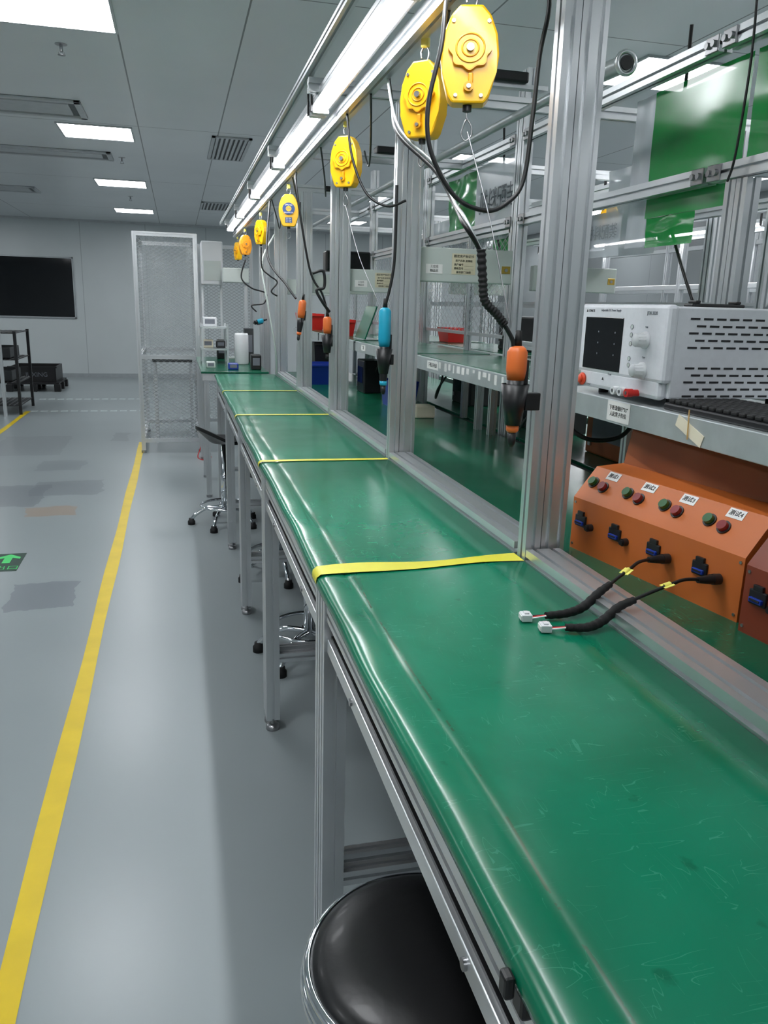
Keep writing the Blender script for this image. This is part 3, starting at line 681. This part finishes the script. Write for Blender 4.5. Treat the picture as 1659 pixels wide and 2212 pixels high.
m=MB(); m.cyl((1.125,2.03,2.135),(1.10,2.3,2.135),.022,'zinc'); m.cyl((1.10,2.3,2.135),(1.08,7.2,2.135),.014,'zinc'); m.torus(.026,.006,'alu',Matrix.Translation((1.125,2.03,2.135))@Matrix.Rotation(math.pi/2,4,'X')); m.cyl((1.125,2.045,2.135),(1.125,2.025,2.135),.017,'black')
m.done('conduit_pipe',label='grey round conduit pipe with open end',category='pipe')
for y in (2.45,3.7,5.0):
    m=MB(); m.box((.95,y,2.185),(.16,.07,.03),'black',.006); m.box((.95,y,2.165),(.3,.03,.012),'alu'); m.done('power_adapter',label='flat black power adapter on an overhead bracket',category='adapter',group='overhead adapters')
# ------------------------------------------------------------------ screwdrivers
def driver(x,y,ztop,zbody,zend,col,lab,hold=True,rot=None,px=None):
    T=thing('electric_screwdriver',lab,'screwdriver',(x,y,zend),'electric screwdrivers',world=False)
    H=ztop-zend
    zb=zbody-zend
    m=MB(); m.lathe([(.010,H+.0),(.016,H-.004),(.0205,H-.012),(.0205,zb+.02),(.0175,zb)],col,24); m.done('body',T)
    m=MB(); m.lathe([(.018,zb),(.017,zb-.03),(.012,.045),(.0125,.035)],'black',24); m.done('grip',T)
    m=MB(); m.lathe([(.0128,.045),(.0128,.034),(.010,.03)],col,20); m.lathe([(.009,.03),(.008,.008),(.0045,0)],'black',16); m.done('nose',T)
    m=MB(); m.lathe([(.006,H+.03),(.008,H)],'rubber',14); m.done('strain_relief',T)
    m=MB(); m.box((.021,0,zb+.015),(.008,.012,.05),'black',.002); m.done('trigger_lever',T)
    if rot: T.rotation_euler=rot
    if hold:
        Hh=thing('tool_holder','black funnel shaped tool holder bolted to the post','holder',(x,y,zbody-.09),'tool holders',world=False)
        m=MB(); m.lathe([(.0265,.082),(.0285,.082),(.016,0),(.0135,0),(.0265,.082)],'black',28); m.done('funnel',Hh)
        if px: 
            m=MB(); m.b2((.02,-.012,.03),(px-x,.012,.065),'black',.002); m.done('bracket',Hh)
    return T
driver(.652,1.50,1.452,1.385,1.25,'orange','orange and black electric screwdriver resting in a funnel holder',px=.704)
driver(.672,2.66,1.517,1.39,1.23,'teal','cyan and black electric screwdriver resting in a funnel holder',px=.704)
driver(.685,3.82,1.468,1.39,1.27,'orange','orange and black electric screwdriver resting in a funnel holder',px=.71)
driver(.63,4.40,1.545,1.45,1.33,'orange','orange electric screwdriver hanging from its balancer',False,(0,.12,0))
driver(.60,6.8,1.45,1.40,1.36,'teal','cyan screwdriver hanging sideways',False,(0,1.3,0))
# ------------------------------------------------------------------ power supply
def psu():
    x0,x1,y0,y1,z0,z1=.985,1.31,1.472,1.842,1.345,1.54
    T=thing('bench_power_supply','white bench DC power supply with dark display and slotted side vents','power supply',((x0+x1)/2,(y0+y1)/2,1.33))
    MB().b2((x0,y0+.004,z0+.004),(x1,y1-.004,z1-.003),'psu',.004).done('case',T)
    m=MB(); m.b2((x0-.022,y0,z0+.035),(x0+.004,y1,z1),'psu',.008); m.b2((x0-.020,y0+.012,z0),(x0+.004,y1-.012,z0+.045),'psu',.009); m.done('front_panel',T)
    xf=x0-.022
    MB().b2((xf-.0015,1.640,1.390),(xf+.002,1.812,1.510),'screen',.001).done('display',T)
    for (yy_,zz_) in ((1.755,1.487),(1.68,1.487),(1.755,1.462),(1.68,1.462),(1.755,1.437),(1.68,1.437)):
        m=MB(); m.cyl((xf-.0016,yy_-.01,zz_-.01),(xf-.0022,yy_-.01,zz_-.01),.0022,'grayink',n=10); m.done('indicator',T)
    for y,z in ((1.546,1.466),(1.546,1.402)):
        m=MB(); Tk=Matrix.Translation((xf,y,z))@Matrix.Rotation(-math.pi/2,4,'Y')
        m.lathe([(.018,-.002),(.018,.004),(.0145,.006),(.0135,.024),(.012,.026),(0,.026)],'white',28,Tk); 
        for a in range(12):
            t=2*math.pi*a/12; m.cyl(Tk@Vector((.0138*math.cos(t),.0138*math.sin(t),.006)),Tk@Vector((.013*math.cos(t),.013*math.sin(t),.024)),.0013,'white',n=6)
        m.done('knob',T)
    for z in (1.492,1.475,1.456,1.424,1.41):
        m=MB(); m.cyl((xf-.0012,1.603,z),(xf+.001,1.603,z),.0045,'whitegrey',n=14); m.torus(.0048,.0006,'grayink',Matrix.Translation((xf-.001,1.603,z))@Matrix.Rotation(math.pi/2,4,'Y'),20,6); m.done('small_button',T)
    m=MB(); Tk=Matrix.Translation((xf,1.806,1.362))@Matrix.Rotation(-math.pi/2,4,'Y'); m.lathe([(.015,0),(.015,.004),(.013,.006)],'btnor',28,Tk); m.lathe([(.010,.006),(.0095,.010),(0,.010)],'btnor',24,Tk); m.done('power_button',T)
    for y,c in ((1.617,'white'),(1.588,'white'),(1.56,'red')):
        m=MB(); m.cyl((xf+.004,y,1.353),(xf-.012,y,1.353),.0075,c); m.cyl((xf-.012,y,1.353),(xf-.026,y,1.353),.0095,c,n=14); m.cyl((xf-.026,y,1.353),(xf-.027,y,1.353),.004,'steel',n=12); m.done('terminal',T)
    text('Adjustable DC Power Supply',.0075,faceX(T,(xf-.0003,1.70,1.526)),'grayink',T)
    text('▲ CMATE',.009,faceX(T,(xf-.0003,1.795,1.524)),'ink',T)
    text('JTN 3020',.010,faceX(T,(xf-.0003,1.53,1.522)),'grayink',T)
    text('Volt',.006,faceX(T,(xf-.0003,1.546,1.493)),'grayink',T); text('Curr',.006,faceX(T,(xf-.0003,1.546,1.43)),'grayink',T)
    text('Front',.007,faceX(T,(xf-.0003,1.68,1.383)),'grayink',T); text('▲',.009,faceX(T,(xf-.0003,1.71,1.370)),'ink',T)
    text('On/Off',.006,faceX(T,(xf-.0003,1.775,1.352)),'grayink',T)
    m=MB()
    for grp in (1.513,1.413):
        for r in range(5):
            z=grp-r*.0145; off=(r%2)*.016
            x=1.018+off
            while x<1.29:
                m.box((x+.011,y0+.0038,z),(.022,.0012,.0042),'ink'); x+=.031
    m.done('vent_slots',T)
    for x in (1.02,1.27):
        for y in (y0+.04,y1-.04): m=MB(); m.cyl((x,y,1.33),(x,y,z0+.005),.012,'rubber'); m.done('foot',T)
psu()
m=MB(); m.box((1.13,1.56,1.541),(.13,.035,.008),'black',.003); m.box((1.08,1.56,1.548),(.012,.03,.006),'black',.002); m.box((1.18,1.56,1.548),(.012,.03,.006),'black',.002); m.done('black_bar',label='flat black clip bar resting on the power supply',category='bar')
T=thing('keyboard','black computer keyboard lying on the metal shelf','keyboard',(1.05,1.25,1.33))
MB().b2((.968,1.02,1.33),(1.135,1.462,1.345),'black',.004).done('base',T)
m=MB()
for i in range(8):
    for j in range(20):
        m.box((.980+i*.0205,1.032+j*.0216,1.349),(.0165,.0175,.009),'rubber',.003)
k_=m.done('keys',T); k_['kind']='stuff'
# ------------------------------------------------------------------ test boxes
def test_box(loc,rot,body,cover,lab):
    T=thing('test_box',lab,'test box',loc,'sloped test boxes',world=False,rotz=rot)
    L=.482
    Tm=Matrix(((0,0,1,0),(1,0,0,0),(0,1,0,0),(0,0,0,1)))
    pr=[(0,.0),(0,.118),(.004,.123),(.056,.184),(.135,.188),(.30,.188),(.30,0)]
    MB().ext(pr,body,Tm,0,L).done('body',T)
    pr=[(.128,.180),(.146,.264),(.30,.264),(.30,.18)]
    MB().ext(pr,cover,Tm,0.002,L-.002).done('rear_cover',T)
    dv=Vector((0,.052,.061)); s=dv.normalized(); nrm=Vector((0,-.061,.052)).normalized()
    def on(lx,fr): return Vector((lx,.004,.123))+dv*fr
    for i,lx in enumerate((.028,.141,.250,.366)):
        for dx,fr,kk,nm in ((0,.50,'btngrn','green_button'),(.037,.44,'btnred','red_button')):
            p=on(lx+dx,fr); m=MB(); m.cyl(p-nrm*.002,p+nrm*.003,.0135,'black'); m.cyl(p+nrm*.003,p+nrm*.011,.0105,kk,r1=.0098); m.done(nm,T)
        Tl=frm((1,0,0),s,on(lx+.042,.84)+nrm*.0006)
        m=MB(); m.box((0,0,0),(.038,.020,.0006),'paper',0,Tl); m.done('label_sticker',T)
        text('测试'+str(i+1),.0125,frm((1,0,0),s,on(lx+.042,.84)+nrm*.0012),'ink',T)
    for lx in (.034,.149,.265,.387):
        m=MB(); m.box((lx,-.002,.070),(.036,.006,.026),'black',.002); m.box((lx,-.007,.066),(.026,.006,.008),'blue',.001); m.box((lx,-.003,.087),(.020,.006,.010),'black',.001); m.box((lx,-.0105,.067),(.020,.002,.003),'ink'); m.done('socket',T)
        m=MB(); m.cyl((lx+.035,0,.063),(lx+.035,-.012,.063),.008,'black'); m.cyl((lx+.035,-.012,.063),(lx+.035,-.016,.063),.0055,'black'); m.done('round_knob',T)
    for p in ((.008,.012),(.008,.108),(L-.008,.012),(L-.008,.108)):
        m=MB(); m.cyl((p[0],0,p[1]),(p[0],-.002,p[1]),.003,'steel',n=8); m.done('screw',T)
    return T
r0=math.atan2(-.986,.166)
test_box((.852,1.59,1.0),r0,'boxo','boxc','orange sloped test box with green and red buttons')
test_box((.912,1.085,1.0),math.radians(-83),'boxr','boxr','red-brown sloped test box with blue sockets')
def harness(pts_thin,pts_thick,plug,plugdir,conn,cd,tagp):
    T=thing('wire_harness','black taped wire harness with white connector plugged into the box','cable',(conn[0],conn[1],1.0),'test wire harnesses')
    MB().tube(pts_thin,.0032,'cableb').done('wire',T)
    MB().tube(pts_thick,.0082,'tapeb',rf=lambda t:(.75+.25*math.sin(math.pi*min(1,max(0,t))))*(1+.06*math.sin(t*70)),sub=14).done('sleeve',T)
    p=Vector(plug);d=Vector(plugdir).normalized()
    m=MB(); m.cyl(p,p+d*.03,.0055,'black',r1=.009); m.cyl(p+d*.03,p+d*.045,.010,'black'); m.done('plug',T)
    c=Vector(conn); d=Vector(cd).normalized(); Tc=frm(d,Vector((-d.y,d.x,0)),c)
    m=MB(); m.box((0,0,.002),(.018,.022,.012),'white',.001,Tc); m.box((.0,0,.009),(.008,.012,.003),'white',.0005,Tc); m.box((-.0095,0,.002),(.002,.018,.008),'paper',0,Tc); m.done('connector',T)
    e=Vector(pts_thick[-1]); m=MB()
    for k,kk in ((-.005,'whiteink'),(0,'red'),(.005,'ink')):
        o=Vector((-d.y,d.x,0))*k; m.tube([e+o*.5,(e+c)/2+o,c+d*.006+o],.0014,kk,6)
    m.done('lead_wires',T)
    a,b=tagp; a=Vector(a);b=Vector(b); dd=(b-a).normalized(); Tt=frm(dd,Vector((-dd.y,dd.x,0)),(a+b)/2)
    m=MB(); m.box((0,0,0),(.02,.018,.001),'yelstrap',0,Tt); m.cyl(a+dd*.004,b-dd*.004,.0045,'yelstrap',n=10); m.done('tag',T)
harness([(.868,1.283,1.067),(.83,1.272,1.067),(.80,1.255,1.060),(.76,1.235,1.048),(.737,1.222,1.040)],
        [(.745,1.227,1.043),(.715,1.213,1.033),(.68,1.20,1.014),(.64,1.186,1.010),(.60,1.183,1.010)],(.853,1.280,1.067),(1,0.06,-.02),(.566,1.190,1.006),(1,-.15,0),((.80,1.255,1.061),(.78,1.245,1.054)))
harness([(.89,1.158,1.067),(.85,1.157,1.070),(.82,1.151,1.066),(.77,1.147,1.052),(.738,1.144,1.042)],
        [(.745,1.144,1.044),(.715,1.143,1.033),(.68,1.133,1.014),(.645,1.121,1.010),(.61,1.128,1.010)],(.875,1.158,1.067),(1,0.02,-.02),(.579,1.140,1.006),(1,-.2,0),((.82,1.151,1.067),(.80,1.150,1.062)))
# ------------------------------------------------------------------ stools
def stool_base(T,R=.25,zr=.14,seat_z=.60,five=5):
    m=MB(); m.lathe([(.025,zr-.02),(.028,.30),(.028,.36),(.018,.37),(.018,seat_z)],'chrome',24); m.done('column',T)
    for i in range(five):
        t=2*math.pi*i/five+.3; c,s_=math.cos(t),math.sin(t)
        m=MB(); m.tube([(.02*c,.02*s_,zr),(R*.5*c,R*.5*s_,zr+.0),(R*.85*c,R*.85*s_,zr-.045),(R*c,R*s_,.035)],.0125,'chrome',12); m.done('leg',T)
        m=MB(); m.lathe([(.018,.045),(.02,.03),(.026,.025),(.026,0)],'rubber',18,Matrix.Translation((R*c,R*s_,0))); m.done('foot',T)
    m=MB(); m.torus(R*.72,.009,'chrome',z=zr+.02); m.done('foot_ring',T)
T=thing('round_stool','round black vinyl stool with stacked chrome rim','stool',(.322,.912,0),'lab stools',world=False)
MB().lathe([(0,.634),(.06,.633),(.11,.630),(.15,.623),(.168,.612),(.174,.600),(.168,.590)],'vinyl',64).done('seat',T)
m=MB(); m.torus(.175,.0078,'chrome',z=.600,n=64); m.torus(.179,.007,'chrome',z=.585,n=64); m.torus(.179,.007,'chrome',z=.570,n=64); m.torus(.175,.007,'chrome',z=.556,n=64); m.lathe([(.172,.6),(.172,.55),(.02,.548)],'chrome',64); m.done('rim',T)
stool_base(T,seat_z=.55)
def shell_stool(loc,rot,lab):
    T=thing('lab_stool',lab,'stool',loc,'lab stools',world=False,rotz=rot)
    def fn(u,v):
        t=2*math.pi*u; r=v
        x=.19*r*math.cos(t); y=.17*r*math.sin(t)
        z=.60+.012*r*r+ (.085*max(0,r-.45)*max(0,-math.cos(t))*2.0) - .02*max(0,r-.7)*max(0,math.cos(t))
        return (x,y,z)
    m=MB(); m.grid(fn,36,10,'vinyl'); m.grid(lambda u,v:Vector(fn(u,v))-Vector((0,0,.022)),36,10,'vinyl'); m.grid(lambda u,v:Vector(fn(u,1))-Vector((0,0,.022*v)),36,1,'vinyl'); m.done('seat',T)
    stool_base(T,R=.235,zr=.12,seat_z=.585); return T
shell_stool((.28,5.56,0),.25,'black moulded stool with chrome foot ring base')
shell_stool((.52,3.27,0),1.2,'black moulded stool with chrome base tucked under the bench')
shell_stool((.52,4.4,0),2.0,'black moulded stool with chrome base tucked under the bench')
# ------------------------------------------------------------------ cage
T=thing('mesh_cage','tall aluminium framed cage with wire mesh and clear film sides','cage',(-.1,9.1,0))
xa,xb,ya,yb,zt=-.40,.21,8.42,9.85,2.16
for x in (xa,xb):
    for y in (ya,yb):
        px_=x+.02 if x==xa else x-.02; py_=y+.02 if y==ya else y-.02
        m=MB(); m.prof('Z',(px_,py_),.04,.04,.03,zt); m.cyl((px_,py_,0),(px_,py_,.03),.025,'steel'); m.done('post',T)
for z in (.13,.97,zt-.02):
    for y in (ya+.02,yb-.02):
        m=MB(); m.prof('X',(y,z),.04,.04,xa+.04,xb-.04); m.done('rail',T)
    for x in (xa+.02,xb-.02):
        m=MB(); m.prof('Y',(x,z),.04,.04,ya+.04,yb-.04); m.done('rail',T)
for (fx) in (lambda u,v:(xa+.04+(xb-xa-.08)*u,ya+.02,.15+1.97*v),lambda u,v:(xa+.02,ya+.04+(yb-ya-.08)*u,.15+1.97*v),lambda u,v:(xb-.02,ya+.04+(yb-ya-.08)*u,.15+1.97*v)):
    m=MB(); m.grid(fx,1,1,'mesh',smooth=False); m.done('mesh_panel',T,rec=False)
m=MB(); m.grid(lambda u,v:(xa+.04+(xb-xa-.08)*u+0,ya+.045+.012*math.sin(u*9+v*4),1.0+1.13*v),12,10,'film'); m.done('clear_film',T,rec=False)
m=MB(); m.grid(lambda u,v:(xb-.045+.012*math.sin(u*9+v*4),ya+.05+(yb-ya-.1)*u,1.0+1.13*v),12,10,'film'); m.done('clear_film',T,rec=False)
T=thing('small_table','small dark topped table inside the cage','table',(-.02,9.3,0))
MB().b2((-.28,9.0,.88),(.14,9.6,.91),'darkdesk',.004).done('top',T)
for x in (-.26,.12):
    for y in (9.03,9.57): MB().b2((x-.014,y-.014,0),(x+.014,y+.014,.88),'alu').done('leg',T)
cable('air_hose','thin red air hose hanging down beside the cage',[(.24,8.3,.9),(.25,8.25,.5),(.20,8.2,.15),(.15,8.1,.01),(.22,7.95,.008),(.28,8.1,.008)],.006,'redcable','hose')
T=thing('mesh_partition','aluminium framed wire mesh partition beyond the end table','partition',(.6,9.9,0))
for x in (.26,.86): 
    m=MB(); m.prof('Z',(x,9.9),.04,.04,0,2.16); m.done('post',T)
for z in (.13,.97,2.14):
    m=MB(); m.prof('X',(9.9,z),.04,.04,.28,.84); m.done('rail',T)
m=MB(); m.grid(lambda u,v:(.28+.56*u,9.9,.15+1.97*v),1,1,'mesh',smooth=False); m.done('mesh_panel',T,rec=False)
T=thing('wall_cabinet','white boxy equipment cabinet on slim legs','cabinet',(.33,8.3,0))
MB().b2((.24,8.15,1.68),(.44,8.5,2.08),'white',.01).done('body',T)
for x in (.25,.43): MB().b2((x-.01,8.4,0),(x+.01,8.42,1.68),'alu').done('leg',T)
MB().b2((.26,8.145,1.72),(.42,8.15,1.9),'whitegrey').done('door',T)
T=thing('light_hood','pale rectangular hood on an aluminium stand','hood',(.5,7.9,1.0))
MB().b2((.42,7.82,1.70),(.66,8.0,1.83),'whitegrey',.008).done('body',T)
MB().b2((.62,7.9,1.0),(.65,7.93,1.70),'alu').done('stand',T)
MB().b2((.44,7.84,1.0),(.66,7.99,1.012),'whitegrey').done('base',T)
m=MB(); m.lathe([(.0,0),(.055,0),(.06,.01),(.06,.25),(.052,.265),(0,.265)],'white',32,Matrix.Translation((.53,7.15,1.0))); m.done('white_canister',label='white cylindrical canister on the end table',category='canister')
T=thing('small_rack','two tier aluminium rack on the end table','rack',(.3,7.3,1.0))
for z in (1.12,1.3): MB().b2((.19,7.1,z),(.42,7.5,z+.012),'zinc').done('shelf',T)
for x in (.2,.41):
    for y in (7.11,7.49): MB().b2((x-.008,y-.008,1.0),(x+.008,y+.008,1.34),'alu').done('post',T)
for i,(x,y,z,k,s_) in enumerate(((.27,7.3,1.312,'white',(.12,.12,.08)),(.36,7.3,1.132,'black',(.08,.1,.06)),(.25,7.3,1.132,'masking',(.09,.1,.07)),(.25,6.75,1.0,'whitegrey',(.07,.1,.05)),(.60,6.6,1.0,'black',(.08,.12,.12)),(.62,7.5,1.0,'alud',(.08,.14,.30)),(.42,6.6,1.0,'blue',(.08,.1,.05)),(.40,7.85,1.0,'black',(.1,.1,.18)))):
    m=MB(); m.box((x,y,z+s_[2]/2),s_,k,.008); m.box((x,y-s_[1]/2-.001,z+s_[2]*.55),(s_[0]*.7,.003,s_[2]*.5),'grayink',.001); m.done('small_device',label='small '+('black' if k=='black' else 'pale')+' boxy device on the end table',category='device',group='small devices')
def bin_(x,y,z,w,d,h,k,lab,rot=0):
    T=thing('storage_bin',lab,'bin',(x,y,z),'plastic storage bins',world=False,rotz=rot)
    m=MB()
    o=lambda s,zz:[(-w/2*s,-d/2*s,zz),(w/2*s,-d/2*s,zz),(w/2*s,d/2*s,zz),(-w/2*s,d/2*s,zz)]
    f=[[0,1,2,3]]; vs=o(.82,0)+o(1,h)+o(.94,h)+o(.78,.006)
    for i in range(4):
        j=(i+1)%4; f+= [[i,j,4+j,4+i],[4+i,4+j,8+j,8+i],[8+i,8+j,12+j,12+i]]
    f.append([12,13,14,15]); m.add(vs,f,k); m.done('body',T)
    m=MB(); m.box((0,-d/2-.004,h-.012),(w*.9,.012,.014),k,.003); m.done('lip',T); return T
bin_(.93,5.45,1.0,.22,.22,.14,'blue','blue plastic parts bin on the rear table',0)
bin_(1.02,5.80,1.0,.18,.2,.26,'black','black plastic parts bin on the rear table',0)
bin_(1.15,6.1,1.0,.16,.22,.16,'blue','blue plastic parts bin on the rear table',0)
bin_(1.15,4.2,1.0,.16,.22,.14,'blue','blue plastic parts bin on the rear table',0)
bin_(1.02,6.3,1.333,.14,.2,.12,'red','red plastic parts bin on the shelf',0)
bin_(1.02,5.2,1.333,.16,.2,.10,'red','red plastic parts bin on the shelf',0)
bin_(1.02,6.7,1.333,.14,.2,.12,'red','red plastic parts bin on the shelf',0)
bin_(1.55,4.5,1.333,.14,.2,.08,'red','red plastic parts bin on the opposite shelf',0)
bin_(1.6,5.6,1.0,.16,.22,.14,'blue','blue plastic parts bin on the opposite table',0)
T=thing('black_monitor','flat black display box on the cross panel','display',(1.0,5.02,1.70))
MB().box((1.02,5.03,1.78),(.28,.10,.12),'black',.01).done('case',T); MB().box((1.02,4.979,1.78),(.25,.003,.10),'screen').done('screen',T); MB().box((1.02,5.03,1.71),(.06,.08,.022),'black').done('stand',T)
m=MB(); Tt=Matrix.Translation((1.02,4.62,1.333))@Matrix.Rotation(.35,4,'Y'); m.box((0,0,.1),(.008,.26,.2),'gmat2',.002,Tt); m.box((1.06,4.62,1.337),(.10,.26,.006),'zinc',.001); m.done('tilted_board',label='tilted green board standing on the shelf',category='board')
for (x,y,z,dx,dy,dz,k) in ((1.60,2.1,1.333,.2,.3,.18,'psu'),(1.6,3.6,1.333,.18,.24,.16,'black'),(1.6,1.6,1.0,.22,.3,.2,'boxo'),(1.62,3.3,1.0,.2,.3,.14,'black'),(1.62,2.6,1.0,.22,.34,.2,'boxc'),(1.64,4.3,1.0,.2,.3,.22,'black'),(1.15,4.9,1.0,.12,.2,.2,'black'),(1.15,3.75,1.0,.1,.1,.06,'masking'),(1.6,2.75,1.333,.16,.24,.12,'alud')):
    m=MB(); m.box((x,y,z+dz/2),(dx,dy,dz),k,.008); m.box((x-dx/2-.001,y,z+dz*.55),(.003,dy*.7,dz*.5),'grayink' if k!='black' else 'screen',.001); m.box((x-dx/2-.004,y+dy*.38,z+dz*.2),(.008,.02,.02),'steel',.002)
    m.done('instrument_box',label='boxy test instrument standing on a shelf or table',category='instrument',group='bench instruments')
# ------------------------------------------------------------------ left background
T=thing('wire_rack','black wire rack beside a bare aluminium post','rack',(-2.15,11.9,0))
for x in (-2.6,-2.06):
    for y in (11.45,12.4): MB().b2((x-.018,y-.018,0),(x+.018,y+.018,1.08),'black').done('post',T)
for z in (.12,.42,.72,1.06):
    m=MB(); m.b2((-2.6,11.45,z-.01),(-2.06,12.4,z),'black')
    for i in range(9): m.b2((-2.6+i*.065,11.45,z),(-2.59+i*.065,12.4,z+.006),'steel')
    m.done('shelf',T)
for z in (.43,.73): MB().b2((-2.5,11.55,z),(-2.15,12.2,z+.14),'darkdesk',.01).done('tray',T)
m=MB(); m.prof('Z',(-2.22,11.3),.04,.04,0,1.30); m.done('aluminium_post',label='bare aluminium post beside the dark rack',category='post')
T=thing('plastic_pallet','black plastic pallet on the floor by the wall','pallet',(-2.35,14.8,0))
m=MB()
for i in range(7): m.b2((-2.75,14.3+i*.145,.12),(-1.95,14.3+i*.145+.11,.15),'black')
m.done('deck',T)
for x in (-2.72,-2.35,-1.98):
    for y in (14.35,14.8,15.25): MB().box((x,y,.06),(.1,.12,.12),'black',.005).done('foot_block',T)
T=thing('plastic_crate','black plastic crate stacked on the pallet','crate',(-2.4,14.8,.15))
m=MB()
for a,b in (((-2.72,14.4),(-2.0,14.42)),((-2.72,15.18),(-2.0,15.2)),((-2.72,14.4),(-2.70,15.2)),((-2.02,14.4),(-2.0,15.2))):
    m.b2((a[0],a[1],.15),(b[0],b[1],.40),'black')
m.b2((-2.72,14.4,.15),(-2.0,15.2,.17),'black'); m.b2((-2.74,14.38,.38),(-1.98,14.4,.41),'black'); m.done('body',T)
text('JUXING',.10,faceY(T,(-2.3,14.395,.27)),'grayink',T)
m=MB(); m.box((.264,.50,.958),(.016,.022,.026),'black',.004); m.box((.246,.5,.978),(.010,.015,.022),'black',.003); m.done('edge_clip',label='small black clip on the bench front edge',category='clip')
# ------------------------------------------------------------------ camera, world
for o in bpy.data.objects:
    if '_w' in o: del o['_w']
cd=bpy.data.cameras.new('camera'); cam=bpy.data.objects.new('camera',cd); COL.objects.link(cam)
cd.sensor_fit='VERTICAL'; cd.sensor_height=22.12; cd.sensor_width=16.59; cd.lens=17.24; cd.clip_start=.02; cd.clip_end=100
R=Matrix.Rotation(math.radians(-14.49),4,'Z')@Matrix.Rotation(math.radians(90-14.42),4,'X')@Matrix.Rotation(math.radians(1.6),4,'Z')
cam.matrix_world=Matrix.Translation((0,0,1.52))@R
bpy.context.scene.camera=cam
wd=bpy.data.worlds.new('world'); wd.use_nodes=True; wd.node_tree.nodes['Background'].inputs[0].default_value=(.6,.65,.7,1); wd.node_tree.nodes['Background'].inputs[1].default_value=.3
bpy.context.scene.world=wd
bpy.context.scene.view_settings.view_transform='Standard'
bpy.context.scene.view_settings.look='None'
bpy.context.scene.view_settings.exposure=0.1
